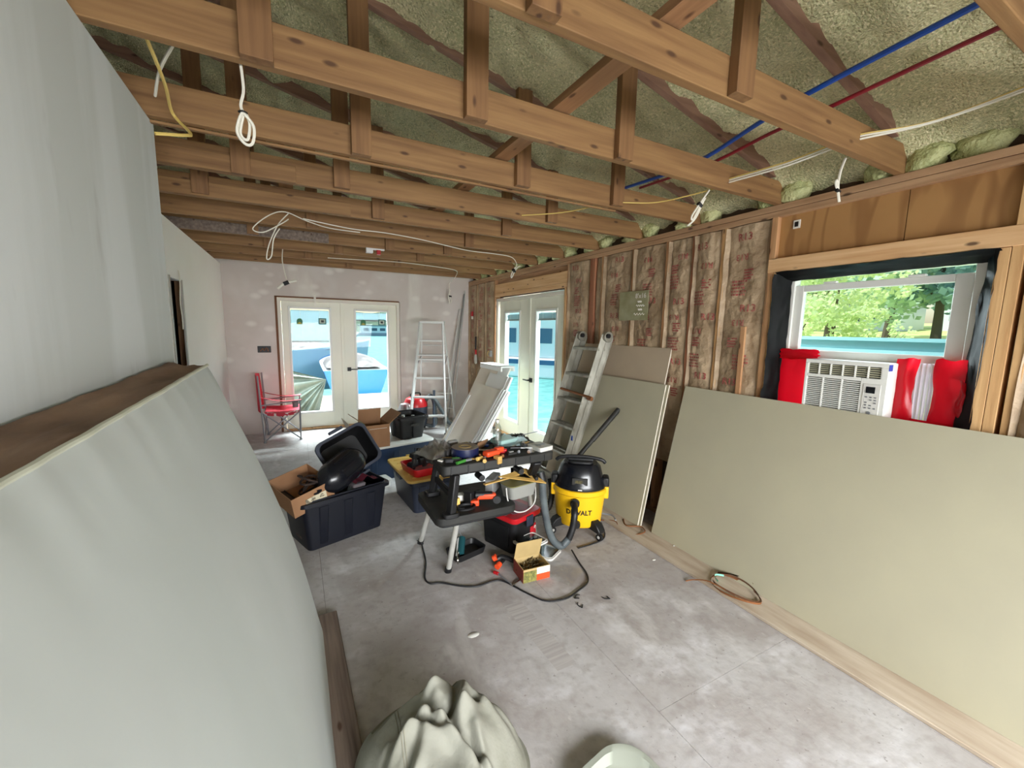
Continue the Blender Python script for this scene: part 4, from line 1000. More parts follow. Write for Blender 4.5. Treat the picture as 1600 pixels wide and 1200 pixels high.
rb = tote('red_lid_bin', 'black bin with a red lid under the work table', (1.385, 2.635, 0), 20, .27, .35, .255, BLACKP, .9, ribs=False, rim=.004)
RL = ob('lid', G().rrect(.315, .40, .245, .285, .045), RED, rb, bev=.006, label='bright red lid with a grey inner panel')
ob('lid_panel', G().rrect(.20, .28, .285, .289, .03), mat('maroon_lid_panel', (112, 34, 50), .35), RL, bev=.002)
ob('latch', G().box(-.035, .035, -.212, -.200, .20, .275), TOTEG, rb, bev=.004)
ob('sticker', G().box(.055, .12, -.168, -.164, .07, .17), mat('red_sticker', (190, 30, 42), .5, var=(236, 226, 220), scale=18, lo=.6, hi=.62), rb)
ob('side_rib', G().box(-.137, -.130, -.12, .12, .05, .2), BLACKP, rb)

# ============================================================ WORK TABLE
wt = thing('work_table', 'folding black plastic work table with silver legs', 'table', (1.1, 2.52, 0))
def slabtop(x0, x1, y0, y1, z0, z1, m=BLACKD, r=.05):
    return G().rrect(x1 - x0, y1 - y0, z0, z1, r, M=Matrix.Translation(((x0 + x1) / 2, (y0 + y1) / 2, 0)))
sh = ob('lower_top', slabtop(.715, 1.27, 2.29, 2.78, .405, .455), BLACKD, wt, w=True, bev=.006)
ob('lower_top', slabtop(1.20, 1.56, 2.50, 2.78, .405, .453), BLACKD, wt, w=True, bev=.006)
ob('lower_lip', slabtop(.735, 1.25, 2.31, 2.76, .385, .405), BLACKP, wt, w=True, bev=.004)
for a, b in (((.80, 2.70, .39), (.772, 2.90, 0)), ((.86, 2.345, .39), (.838, 2.455, 0)), ((1.525, 2.58, .39), (1.57, 2.54, 0)), ((1.42, 2.70, .39), (1.46, 2.90, 0))):
    lg = ob('leg', G().cyl(a, b, .0185, n=16), METAL, wt, w=True)
    b = Vector(b); d = (Vector(a) - b).normalized()
    ob('leg_foot', G().cyl(b, b + d * .035, .023, n=16), BLACKP, lg)
upt = thing('sawhorse_table', 'second black folding work table standing on the lower one', 'table', (1.1, 2.50, .455))
TZ = .79
for (y0, y1) in ((2.275, 2.475), (2.50, 2.70)):
    tp = ob('jaw_top', slabtop(.745, 1.54, y0, y1, TZ - .058, TZ, r=.035), BLACKD, upt, w=True, bev=.006)
    for k in range(7):
        x = .80 + k * .11
        ob('side_rib', G().box(x - .004, x + .004, y0 - .004, y0 + .001, TZ - .054, TZ - .01), BLACKP, tp)
ob('center_beam', G().box(.80, 1.48, 2.44, 2.54, TZ - .13, TZ - .055), BLACKP, upt, w=True, bev=.008)
for x, dx in ((.84, -.035), (1.43, .03)):
    for y0, y1 in ((2.32, 2.31 if x < 1 else 2.53), (2.66, 2.69)):
        g = G(); a = Vector((x, y0, TZ - .07)); b = Vector((x + dx, y1, .455)); d = b - a
        M = Matrix.Translation(a) @ d.to_track_quat('Z', 'X').to_matrix().to_4x4()
        g.box(-.022, .022, -.028, .028, 0, d.length, M)
        lg = ob('folding_leg', g, BLACKP, upt, w=True, bev=.008)
        ob('leg_socket', G().rrect(.10, .08, .455, .485, .02, M=Matrix.Translation((b.x, b.y, 0))), BLACKP, lg, bev=.006)
    ob('leg_brace', G().box(x + dx / 2 - .012, x + dx / 2 + .012, 2.34, 2.66, .56, .60), BLACKP, upt, w=True, bev=.004)
for x in (1.0, 1.28): ob('clamp_handle', G().cyl((x, 2.27, .685), (x, 2.35, .685), .02, n=12), BLACKP, upt, w=True)
ob('silver_rail', G().box(1.16, 1.40, 2.36, 2.375, .69, .70), METAL, upt, w=True)

def onT(x, y, dz=0): return (x, y, TZ + dz)
t = thing('tape_roll', 'wide roll of dark tape with a cardboard core on the work table', 'tape', onT(.95, 2.44), 0)
ob('core', G().lathe([(.028, 0), (.041, 0), (.041, .063), (.028, .063), (.028, 0)], 28), CARDL, t)
ob('tape', G().lathe([(.038, .002), (.088, .002), (.09, .03), (.088, .06), (.038, .06), (.038, .002)], 32), mat('navy_film', (22, 30, 66), .3), t)
ob('tape_face', G().lathe([(.039, .0605), (.087, .0605), (.087, .0615), (.039, .0615)], 32), TAPEB, t)
t = thing('water_bottle', 'clear crushed water bottle standing on the work table', 'bottle', onT(1.19, 2.46), 0)
ob('bottle_body', G().lathe([(.0, .001), (.026, .001), (.031, .012)] + [(.031 - .002 * (i % 2), .02 + i * .011) for i in range(10)] + [(.031, .14), (.027, .165), (.013, .19), (.012, .20)], 20), CLEARP, t)
ob('paper_label', G().lathe([(.0315, .085), (.0315, .125)], 20), CLEARP, t)
ob('cap', G().lathe([(0, .215), (.014, .215), (.015, .198), (.0, .198)], 14), LIDW, t)
t = thing('plastic_bag', 'crumpled clear plastic bag at the left end of the work table', 'bag', onT(.80, 2.56), 20)
def crump(w, d, h, sd, n=26):
    def f(u, v):
        e = (1 - (2 * u - 1) ** 4) * (1 - (2 * v - 1) ** 4)
        k = noise.noise(Vector((u * 5 + sd, v * 5, sd))); k2 = abs(noise.noise(Vector((u * 11, v * 11 + sd, sd))))
        return (-w / 2 + w * u + .01 * k, -d / 2 + d * v + .01 * k2, max(0.001, h * e ** .6 * (.55 + .5 * k + .5 * k2)))
    return G().grid(f, n, n)
ob('film', crump(.22, .20, .085, 3.3), BAGM, t, sm=80)
t = thing('plastic_bag', 'pale blue-white plastic bag under the water bottle side', 'bag', onT(1.36, 2.60), -10)
ob('film', crump(.26, .20, .06, 8.3), translucent('pale_film', (196, 222, 226), .3, .25), t, sm=80)
t = thing('clear_package', 'shiny pale clear blister pack lying behind the bottle', 'package', onT(1.30, 2.57, .02), 15)
ob('blister', G().rrect(.18, .12, 0.0, .03, .02), translucent('aqua_blister', (190, 226, 220), .3, .2), t, bev=.006)
t = thing('dark_tool_pouch', 'black tool pouch at the back right of the work table', 'pouch', onT(1.43, 2.62, .0), 10)
ob('pouch', crump(.18, .12, .05, 5.5, 14), BLACKD, t, sm=70)
t = thing('long_screwdriver', 'thin dark rod pointing off the right end of the table', 'tool', onT(1.46, 2.60, .035), 8)
ob('shaft', G().cyl((0, 0, .01), (.20, 0, .02), .003, n=8), STEEL, t); ob('grip', G().cyl((-.09, 0, .008), (0, 0, .01), .012, n=10), BLACKP, t)
def driver(lb, x, y, rz, mg, ln=.12, gl=.09, dz=.0):
    t = thing('screwdriver', lb, 'screwdriver', onT(x, y, dz), rz)
    ob('grip', G().cyl((-gl, 0, .013), (0, 0, .013), .013, .010, 12), mg, t, bev=.002); ob('shaft', G().cyl((0, 0, .012), (ln, 0, .006), .0035, n=8), STEEL, t)
    return t
driver('yellow-handled screwdriver near the table\'s front edge', 1.02, 2.32, 25, YLID, .05, .05)
driver('yellow-knobbed screwdriver beside the plastic bag', .90, 2.52, 200, YLID, .04, .05, .02)
driver('wooden-handled chisel lying over the front lip', 1.02, 2.29, 70, WOODY, .0, .05)
t = thing('utility_knife', 'black and green folding knife at the front left of the table', 'knife', onT(.83, 2.34), -15)
ob('grip', G().rrect(.11, .035, .0, .028, .015), BLACKP, t, bev=.006); ob('green_inlay', G().rrect(.05, .02, .028, .030, .008, M=Matrix.Translation((.02, 0, 0))), GREENH, t)
t = thing('grip_pliers', 'black and green gripped pliers beside the knife', 'pliers', onT(.90, 2.31), 15)
ob('handle', G().cyl((-.07, -.012, .012), (0, 0, .012), .010, n=10), GREENH, t); ob('handle', G().cyl((-.07, .016, .012), (0, 0, .012), .010, n=10), BLACKP, t); ob('jaw', G().box(0, .05, -.008, .008, .004, .018), STEEL, t, bev=.003)
t = thing('paint_stick', 'long thin wooden strip across the left front of the table', 'stick', onT(.92, 2.37, .002), -28)
ob('stick', G().box(-.14, .10, -.010, .010, 0, .006), WOODY, t)
t = thing('spring_clamp', 'orange clamp in the middle of the work table', 'clamp', onT(1.10, 2.345), 15)
ob('body', G().box(-.06, .05, -.03, .03, .01, .045), ORG, t, bev=.01); ob('jaw', G().box(.03, .09, -.02, .02, .02, .055), ORG, t, bev=.008)
ob('wood_tip', G().box(-.015, .02, -.08, -.03, -.03, .02), WOODY, t, bev=.004)
t = thing('spring_clamp', 'smaller red-orange clamp behind the bottle foot', 'clamp', onT(1.17, 2.40, .0), -20)
ob('body', G().box(-.05, .06, -.014, .014, .0, .03), RED, t, bev=.008)
t = thing('cardboard_scrap', 'bent brown cardboard scrap behind the tape roll', 'cardboard', onT(1.10, 2.55), 35)
ob('card', G().box(-.07, .06, -.003, .003, 0, .07, Matrix.Rotation(R(30), 4, 'X')), CARD, t)
t = thing('tape_measure', 'grey cased tape measure behind the tape roll', 'tool', onT(.93, 2.62), 10)
ob('case', G().box(-.035, .035, -.02, .02, 0, .06), GREYP, t, bev=.01); ob('blade_tip', G().box(.035, .06, -.012, .012, .0, .004), YLID, t)
for i, (x, y, a, m, l_) in enumerate(((1.02, 2.54, 20, GREYP, 'grey rag-wrapped chisel behind the tape roll'), (1.06, 2.48, -30, METALW, 'bare steel chisel right of the tape roll'), (1.27, 2.42, 35, BLACKP, 'black-gripped pry bar right of the bottle'), (1.33, 2.38, -20, STEEL, 'steel wrench near the right end of the table'), (1.38, 2.44, 55, STEEL, 'second steel wrench, crossing the first one'))):
    t = thing('hand_tool', l_, 'tool', onT(x, y, .002 + .004 * i), a)
    ob('grip', G().cyl((-.07, 0, .01), (.0, 0, .01), .010, n=10), BLACKP if i > 1 else m, t); ob('blade', G().box(0, .08, -.008, .008, .006, .012), METALW, t, bev=.001)
t = thing('safety_glasses', 'clear safety glasses near the right end of the table', 'glasses', onT(1.40, 2.33), 10)
ob('lens', G().grid(lambda u, v: (.065 * math.sin((u - .5) * 2.2), -.03 * math.cos((u - .5) * 2.2), .005 + .04 * v), 12, 3), CLEARP, t, sm=70)
ob('temple', G().tube([(.06, -.015, .035), (.055, .09, .03)], .0025, 6), CLEARP, t); ob('temple', G().tube([(-.06, -.015, .035), (-.055, .09, .03)], .0025, 6), CLEARP, t)
t = thing('white_case', 'flat white plastic case at the right end of the table', 'case', onT(1.48, 2.37), 12)
ob('case', G().rrect(.12, .14, 0, .03, .01), LIDW, t, bev=.003); ob('slot', G().box(-.04, .04, -.01, .01, .03, .031), STEEL, t)
random.seed(11)
lbs = ['small brass fitting left of the orange clamp', 'small bolt beside the wrench', 'small hex nut near the glasses', 'tiny grey socket behind the clamp', 'small steel bracket at the table centre', 'tiny black knob near the tape roll']
for i, (x, y) in enumerate(((1.03, 2.38), (1.30, 2.35), (1.36, 2.32), (1.12, 2.44), (1.16, 2.31), (.88, 2.40))):
    t = ob('small_fitting', G().lathe([(0, 0), (.010, 0), (.012, .006), (.008, .018), (0, .02)], 8), (RUST, STEEL)[i % 2]); tag(t, lbs[i], 'fitting', 'small metal fittings on the table', loc=onT(x, y), rz=i * 20)
for i, (x, y, a, w_, m, lb) in enumerate(((.79, 2.40, 30, .07, PAPER, 'small white receipt near the left front corner of the table'), (.88, 2.62, -20, .10, BLACKP, 'flat black case at the back left of the table'),
        (1.03, 2.64, 12, .09, LIDW, 'white packet behind the cardboard scrap'), (1.15, 2.60, -35, .08, PEXB, 'blue-handled clamp behind the water bottle'), (1.24, 2.34, 8, .07, BLACKD, 'dark square near the table front right of the orange clamp'),
        (1.44, 2.48, 25, .09, STEEL, 'grey metal bracket in front of the white case'), (1.20, 2.66, 5, .12, BLUEB, 'dark blue folded cloth at the back edge of the table'))):
    t = thing('table_clutter', lb, 'tool', onT(x, y), a)
    ob('clutter_body', G().box(-w_ / 2, w_ / 2, -w_ * .28, w_ * .28, 0, .010 + .006 * (i % 3)), m, t, bev=.004)
    ob('clutter_top', G().box(-w_ * .3, w_ * .2, -w_ * .12, w_ * .12, .01 + .006 * (i % 3), .016 + .006 * (i % 3)), (STEEL, GREYP, CARDL)[i % 3], t, bev=.002)
t = thing('grey_rag', 'crumpled grey rag behind the tape roll', 'rag', onT(1.01, 2.60), 30)
ob('rag_cloth', crump(.13, .11, .04, 6.1, 16), mat('grey_rag', (132, 130, 136), .9), t, sm=80)
# ---- lower table things
t = thing('power_drill', 'orange and black cordless tool on the lower table', 'drill', (1.10, 2.37, .457), -20)
ob('motor_body', G().cyl((-.12, 0, .085), (.02, 0, .085), .032, .026, 14), BLACKP, t); ob('orange_shell', G().box(-.11, .05, -.03, .03, .05, .10), ORG, t, bev=.014)
t.scale = (.8, .8, .8); ob('front_wheel', G().cyl((.055, -.05, .055), (.055, .0, .055), .032, n=18), BLACKP, t); ob('battery_foot', G().box(-.16, -.09, -.04, .04, 0, .05), ORG, t, bev=.01)
for i, (x, y, m, lb, w_) in enumerate(((.92, 2.50, PAPER, 'white packet at the back of the lower table', .10), (.88, 2.42, YLID, 'small yellow block between the left table legs', .03), (1.00, 2.44, BLACKP, 'black charger box on the lower table', .10), (1.22, 2.58, GREYP, 'grey plastic case behind the clear bucket', .16))):
    t = thing('small_box', lb, 'box', (x, y, .457), 15 * i); ob('carton_wall', G().box(-w_ / 2, w_ / 2, -.03, .03, 0, .05 + .02 * i), m, t, bev=.004)
t = thing('coiled_cord', 'black cord coiled on the lower table by the left leg', 'cord', (.93, 2.36, .459))
ob('coil', G().tube([(.06 * math.cos(i * .8), .04 * math.sin(i * .8), .004 + .001 * i) for i in range(22)], .004, 6, 4), WIREB, t)
# clear bucket with bail, held over the front of the lower table
bk = thing('clear_bucket', 'clear plastic tub with a white wire handle on the lower table', 'tub', (1.355, 2.44, .455), 10)
ob('tub', G().tub(.24, .15, .095, .004, .86, r=.03), FROST, bk)
ob('lid', G().rrect(.26, .17, .095, .103, .03), mat('olive_lid', (120, 116, 70), .4), bk, bev=.002)
ob('bail_handle', G().tube([(-.125, -.02, .08), (-.13, -.05, .0), (-.09, -.07, -.075), (0, -.08, -.095), (.09, -.07, -.06), (.125, -.04, .02), (.125, -.02, .08)], .0045, 8, 6), LIDW, bk)
t = thing('speed_square', 'yellow wooden triangular set square on the clear tub', 'square', (1.35, 2.41, .585), -16, rx=22)
g = G()
tri = [(-.15, .02), (.17, -.07), (.06, .09)]; cxx = sum(p[0] for p in tri) / 3; cyy = sum(p[1] for p in tri) / 3
inn = [(cxx + (a - cxx) * .42, cyy + (b - cyy) * .42) for a, b in tri]
vs = [(a, b, 0) for a, b in tri] + [(a, b, 0) for a, b in inn] + [(a, b, .008) for a, b in tri] + [(a, b, .008) for a, b in inn]
fs = []
for i in range(3):
    j = (i + 1) % 3
    fs += [(i, j, 3 + j, 3 + i), (6 + i, 9 + i, 9 + j, 6 + j), (i, 6 + i, 6 + j, j), (3 + i, 3 + j, 9 + j, 9 + i)]
ob('frame', G().add(vs, fs), WOODY, t)
t = thing('wood_strip', 'narrow yellow wooden strip under the set square', 'stick', (1.24, 2.46, .572), 12)
ob('stick', G().box(-.16, .14, -.012, .012, 0, .008), WOODY, t)
t = thing('bag_of_bolts', 'clear bag of metal hardware at the right end of the lower table', 'bag', (1.45, 2.58, .455), 0)
ob('film', crump(.16, .16, .13, 2.2, 20), translucent('hardware_bag', (206, 206, 206), .2, .2), t, sm=80)
g = G()
for i in range(16):
    a = random.random() * 6.28; p = Vector((-.05 + .1 * random.random(), -.06 + .06 * random.random(), .06 + .05 * random.random()))
    g.cyl(p, p + Vector((.025 * math.cos(a), .025 * math.sin(a), .012)), .005, n=6)
ob('bolts', g, STEEL, t, kind='stuff')

# ============================================================ YELLOW VACUUM
VC = Vector((1.985, 2.56, 0)); VR = -52.3   # local -Y faces the camera side
vc = thing('shop_vacuum', 'yellow and black wet-dry vacuum with a hose in front of the drywall', 'vacuum', VC, -37.9)
ob('tank', G().lathe([(0, .085), (.165, .085), (.175, .10), (.185, .20), (.20, .34), (.212, .352), (.212, .385), (.2, .39), (0, .39)], 40, sx=1.02, sy=.92), YEL, vc)
for s in (-1, 1): ob('latch_pocket', G().box(s * .205 - .022, s * .205 + .022, -.055, .055, .30, .40), YEL, vc, bev=.01)
ob('power_head', G().lathe([(.20, .385), (.203, .40), (.19, .43), (.172, .49), (.155, .55), (.13, .575), (0, .58)], 40, sx=1.02, sy=.92), BLACKG, vc)
for s in (-1, 1):
    ob('latch', G().box(s * .20 - .028, s * .20 + .028, -.05, .05, .385, .47), BLACKP, vc, bev=.014)
ob('head_cap', G().rrect(.20, .18, .575, .60, .05), BLACKP, vc, bev=.008)
ob('top_handle', G().tube([(-.19, -.03, .585), (-.165, -.035, .608), (-.09, -.035, .622), (0, -.035, .626), (.09, -.035, .622), (.165, -.035, .608), (.19, -.03, .585)], .014, 10, 4), BLACKP, vc)
ob('handle_support', G().box(-.10, .10, -.05, .03, .585, .615), BLACKP, vc, bev=.008)
ob('front_switch_panel', G().box(-.06, .06, -.168, -.150, .435, .49), BLACKD, vc, bev=.004)
ob('rating_label', G().box(-.035, .02, -.171, -.168, .45, .475), mat('gold_black_label', (92, 84, 50), .4, var=(30, 28, 24), scale=60), vc)
ob('small_white_label', G().box(-.01, .02, -.1865, -.184, .40, .408), PAPER, vc)
ob('inlet_port', G().cyl((0 - .03, -.16, .30), (-.03, -.205, .30), .036, n=20), BLACKP, vc)
ob('drain_cap', G().cyl((-.01, -.16, .125), (-.01, -.195, .125), .028, n=20), BLACKP, vc)
def vac_surface(a, z): # a degrees from -Y toward +X
    r = .185 + (.20 - .185) * (z - .20) / .14
    return (r * 1.02 * math.sin(R(a)), -r * .92 * math.cos(R(a)), z)
vs, fs = textmesh('DEWALT', .056); V = []
for x, y, _ in vs:
    a = x / .215 * 57.3 + 1; p = vac_surface(a, .215 + y * 1.0); k = 1.012; V.append((p[0] * k, p[1] * k, p[2]))
g = G(); g.add(V, fs); ob('lettering', g, BLACKP, vc, sm=0)
for i, a in enumerate((-62, 48, 150, -150)):
    ca, sa = math.sin(R(a)), -math.cos(R(a))
    M = Matrix.Rotation(math.atan2(sa, ca), 4, 'Z')
    wl_ = ob('caster_housing', G().prism([(.12, .075), (.245, .06), (.25, .085), (.215, .13), (.16, .15), (.12, .15)], -.036, .036, 'y', M), BLACKP, vc, bev=.008)
    p = Vector((.225 * ca, .225 * sa, .027)); q = Vector((-sa, ca, 0))
    ob('caster_wheel', G().cyl(p - q * .012, p + q * .012, .027, n=18), BLACKP, wl_)
    ob('caster_hub', G().cyl(p - q * .014, p + q * .014, .012, n=12), LIDW, wl_)
    ob('caster_stem', G().cyl(p + Vector((0, 0, .01)), (.21 * ca, .21 * sa, .08), .007, n=8), STEEL, wl_)
ob('accessory_bar', G().tube([(.15, .10, .11), (.22, .14, .09), (.28, .12, .09), (.30, .04, .09)], .007, 6, 4), STEEL, vc)
hs = thing('vacuum_hose', 'thick grey corrugated hose from the yellow vacuum up to the table', 'hose', (1.65, 2.34, 0))
inl = vc.matrix_basis @ Vector((-.03, -.205, .30))
hp = [inl + Vector((-.02, -.02, .012)), Vector((1.775, 2.335, .27)), Vector((1.755, 2.325, .17)), Vector((1.725, 2.33, .085)), Vector((1.67, 2.34, .042)), Vector((1.61, 2.35, .085)), Vector((1.565, 2.355, .18)), Vector((1.53, 2.355, .32)), Vector((1.51, 2.36, .45)), Vector((1.505, 2.365, .545))]
ob('grey_hose', ribbed(G(), hp[3:], .027, 14, 14, .05), HOSEG, hs, w=True, sm=60)
ob('black_cuff', ribbed(G(), hp[:4], .025, 14, 10, .03), BLACKP, hs, w=True, sm=60, label='black elbow end of the hose')
ob('hose_end', G().cyl(hp[-1], hp[-1] + Vector((-.01, .02, .07)), .031, n=18), BLACKP, hs, w=True)
tag(ob('vacuum_wand', G().cyl((2.10, 2.86, .42), (2.615, 2.84, .90), .020, .020, 16).cyl((2.33, 2.85, .634), (2.615, 2.84, .90), .023, .023, 16), BLACKD, bev=.002), 'long black wand resting on the drywall behind the vacuum', 'wand')
tag(ob('second_hose', ribbed(G(), [(1.62, 2.95, .05), (1.74, 2.85, .06), (1.83, 2.78, .12), (1.88, 2.80, .24), (1.90, 2.86, .34)], .026, 12, 12, .06), BLACKD, sm=60), 'short black hose curving up behind the yellow vacuum', 'hose')

# ============================================================ FLOOR THINGS
tag(ob('black_extension_cable', G().tube([(.782, 2.90, .006), (.765, 2.80, .006), (.735, 2.62, .006), (.68, 2.45, .006), (.69, 2.375, .006), (.76, 2.345, .006), (.86, 2.26, .006), (.95, 2.215, .006), (1.05, 2.22, .006), (1.12, 2.19, .006), (1.19, 2.03, .006), (1.26, 1.905, .006), (1.38, 1.87, .006), (1.50, 1.90, .006), (1.60, 1.94, .006), (1.655, 2.02, .006), (1.69, 2.15, .006), (1.72, 2.28, .025)], .0055, 8, 6), WIREB), 'black power cord snaking on the floor from the vacuum', 'cord')
t = thing('cord_plug', 'frayed tied end of the black cord by the left table leg', 'plug', (.775, 2.86, 0), 10)
ob('plug_body', G().cyl((0, 0, .012), (.01, .05, .012), .012, .009, 10), BLACKP, t); ob('twist_tie', G().tube([(-.02, .03, .02), (.0, .02, .035), (.02, .04, .03), (.0, .05, .01), (-.015, .06, .02)], .003, 6, 5), WIREB, t)
tag(ob('black_extension_cable', G().tube([(2.14, 2.46, .07), (2.13, 2.40, .012), (2.05, 2.33, .006), (1.92, 2.31, .006), (1.80, 2.31, .006)], .005, 8, 6), WIREB), 'short length of black cord under the yellow vacuum', 'cord')
# oscillating saw with metal ring on a black tray
t = thing('plastic_tray', 'shallow black scoop tray under the work table', 'tray', (1.03, 2.62, 0), 15)
ob('tray', G().tub(.26, .17, .045, .006, .92, r=.03), BLACKP, t)
t = thing('caulking_gun', 'dark teal power tool with a chrome ring leaning on the black tray', 'tool', (.965, 2.56, .0), 65)
ob('body', G().cyl((.0, 0, .035), (.13, 0, .085), .026, .028, 14), TEAL, t); ob('silver_side', G().cyl((-.02, .022, .03), (.12, .022, .09), .012, n=10), METALW, t)
ob('chrome_ring', G().tube([(-.06 + .045 * math.cos(a), .01, .045 + .03 * math.sin(a)) for a in [i * PI / 9 for i in range(19)]], .007, 8), CHROME, t)
ob('grip_bar', G().box(.11, .135, -.02, .07, .085, .10), BLACKP, t, bev=.006)
tag(ob('wire_loop', G().tube([(1.06, 2.76, .04), (1.04, 2.80, .10), (1.09, 2.82, .135), (1.17, 2.80, .13), (1.22, 2.76, .10)], .0025, 6, 5), STEEL), 'thin grey wire loop rising behind the black tray', 'wire')
t = thing('bar_clamp', 'orange-tipped black bar clamp left of the parts box', 'clamp', (1.17, 2.30, 0), 0)
ob('frame_arm', G().tube([(.0, .10, .03), (.04, .09, .045), (.10, .03, .03), (.12, -.05, .02)], .016, 8, 5), BLACKP, t)
ob('pad', G().cyl((-.02, .11, .035), (.0, .10, .05), .022, n=14), ORG, t); ob('pad', G().cyl((-.03, .03, .02), (.0, .05, .025), .020, n=14), ORG, t)
ob('jaw', G().cyl((.0, .05, .022), (.05, .08, .03), .013, n=10), BLACKP, t)
t = thing('f_clamp', 'small steel clamp with a sliding bar in front of the parts box', 'clamp', (1.14, 2.12, 0), 0)
ob('bar', G().cyl((-.02, .15, .012), (.01, .0, .008), .0045, n=8), STEEL, t); ob('tee_handle', G().cyl((.005, .0, .008), (.12, .05, .010), .005, n=8), CHROME, t); ob('red_cap', G().cyl((-.035, .18, .010), (-.02, .15, .012), .011, n=10), RED, t)
px = carton('parts_box', 'small open olive and orange parts box on the floor', (1.325, 2.185, 0), -4, .19, .15, .09, CARDL, flaps=(('b', -16, .13),))
ob('olive_label', G().box(-.095, .0, -.0775, -.0755, .002, .075), OLIVEL, px); ob('orange_label', G().box(.0, .095, -.0775, -.0755, .002, .045), ORG, px); ob('white_label', G().box(.0, .095, -.0775, -.0755, .045, .088), PAPER, px)
ob('side_label', G().box(-.0975, -.0955, -.075, .075, .002, .088), mat('dark_red_label', (130, 52, 40), .6), px)
t = thing('metal_parts', 'heap of small dark screws filling the parts box', 'screws', (1.325, 2.185, .006), 0); t['kind'] = 'stuff'
g = G()
for i in range(60):
    a = random.random() * 6.28; p = Vector((-.075 + .15 * random.random(), -.055 + .11 * random.random(), .02 + .05 * random.random()))
    g.cyl(p, p + Vector((.03 * math.cos(a), .03 * math.sin(a), .01 * random.random())), .004, n=5)
ob('screws', g, mat('dark_screws', (84, 74, 52), .45, .5), t, kind='stuff')
cl = thing('clear_container', 'clear plastic container behind the parts box', 'container', (1.44, 2.40, 0), 14)
ob('tub', G().tub(.20, .16, .10, .003, .88, r=.03), CLEARP, cl); ob('rim', (lambda a: (setattr(a, 'f', a.f[2:]), a)[1])(G().tub(.215, .175, .012, .012, 1., z0=.095, r=.03)), LIDW, cl)
ob('contents', G().rrect(.15, .11, .005, .05, .02), BLACKD, cl)
cl = thing('clear_plastic_tray', 'clear lid with a white rim beside the clear container', 'lid', (1.56, 2.36, 0), 30)
ob('panel', G().rrect(.17, .15, .010, .014, .03), CLEARP, cl); ob('rim', (lambda a: (setattr(a, 'f', a.f[2:]), a)[1])(G().tub(.18, .16, .016, .012, 1., r=.03)), LIDW, cl)
t = thing('clear_film', 'thin clear plastic bag flat on the floor inside the cord loop', 'bag', (1.50, 2.14, 0), 30)
ob('film', crump(.22, .30, .012, 4.4, 16), CLEARF, t, sm=80)
# straps on the plank
t = thing('strap_coil', 'coiled brown and green banding strap on the plank by the wall', 'strap', (2.37, 1.50, .02), 0)
for i, (r_, m, z) in enumerate(((1.0, RUST, .008), (.93, mat('brown_band', (96, 64, 44), .4), .02), (1.05, CHROME, .03), (.86, mat('mint_band', (130, 206, 178), .4), .03))):
    a0, a1 = ((0, 2 * PI), (0, 2 * PI), (-.3, 1.2), (1.0, 2.6))[i]
    pts = [(.10 * r_ * math.cos(a) , .155 * r_ * math.sin(a) - .05, z + .01 * math.sin(a * 2 + i)) for a in [a0 + (a1 - a0) * k / 30 for k in range(31)]]
    g = G()
    for k in range(30):
        p, q = pts[k], pts[k + 1]
        g.add([(p[0], p[1], p[2] - .006), (q[0], q[1], q[2] - .006), (q[0], q[1], q[2] + .006), (p[0], p[1], p[2] + .006)], [(0, 1, 2, 3)])
    ob('band', g, m, t, sm=60)
ob('loose_end', G().tube([(-.08, -.10, .02), (-.11, .05, .03), (-.14, .14, .0), (-.18, .17, -.015)], .004, 6, 5), RUST, t)
tag(ob('strap_scrap', G().tube([(2.25, 2.60, .006), (2.33, 2.50, .02), (2.28, 2.40, .008), (2.30, 2.28, .01), (2.40, 2.24, .03), (2.44, 2.32, .03), (2.36, 2.40, .022), (2.42, 2.50, .022)], .005, 6, 5), RUST), 'tangled brown strap scrap right of the yellow vacuum', 'strap')
for i, (x, y, a) in enumerate(((1.46, 1.86, 20), (1.42, 1.79, 90), (1.60, 1.77, 140))):
    o_ = tag(ob('wire_scrap', G().tube([(-.03, 0, .004), (0, .008, .004), (.02, -.006, .004)], .0028, 6, 4).tube([(-.03, 0, .004), (-.01, -.02, .004)], .0028, 6), WIREB), ['small black wire clipping right of the cord', 'curved black wire clipping just below the cord', 'black wire clipping farthest right on the floor'][i], 'scrap', 'wire clippings on the floor', loc=(x, y, 0), rz=a)
for i, (x, y, r_) in enumerate(((.771, 1.846, .028), (2.20, 1.95, .012), (2.46, 2.0, .010))):
    tag(ob('plaster_crumb', G().lathe([(0, .0), (r_, .0), (r_ * .8, .003), (0, .004)], 9, sx=1.2, sy=.7), LIDW), ['whitish plaster splat in the middle of the floor', 'tiny plaster crumb beside the plank', 'tiny plaster crumb on the plank'][i], 'debris', loc=(x, y, .0 if i < 2 else .02))
# printed grid mark on the subfloor
ob('stamp_mark', G().add([(1.02, 1.98, .0006), (1.13, 1.98, .0006), (1.15, 1.45, .0006), (1.04, 1.45, .0006)], [(0, 3, 2, 1)]), mat('stamped_mark', (164, 158, 156), .85, var=(180, 175, 172), scale=2, st=(1, 30, 1), lo=.4, hi=.6), fl, sm=0)
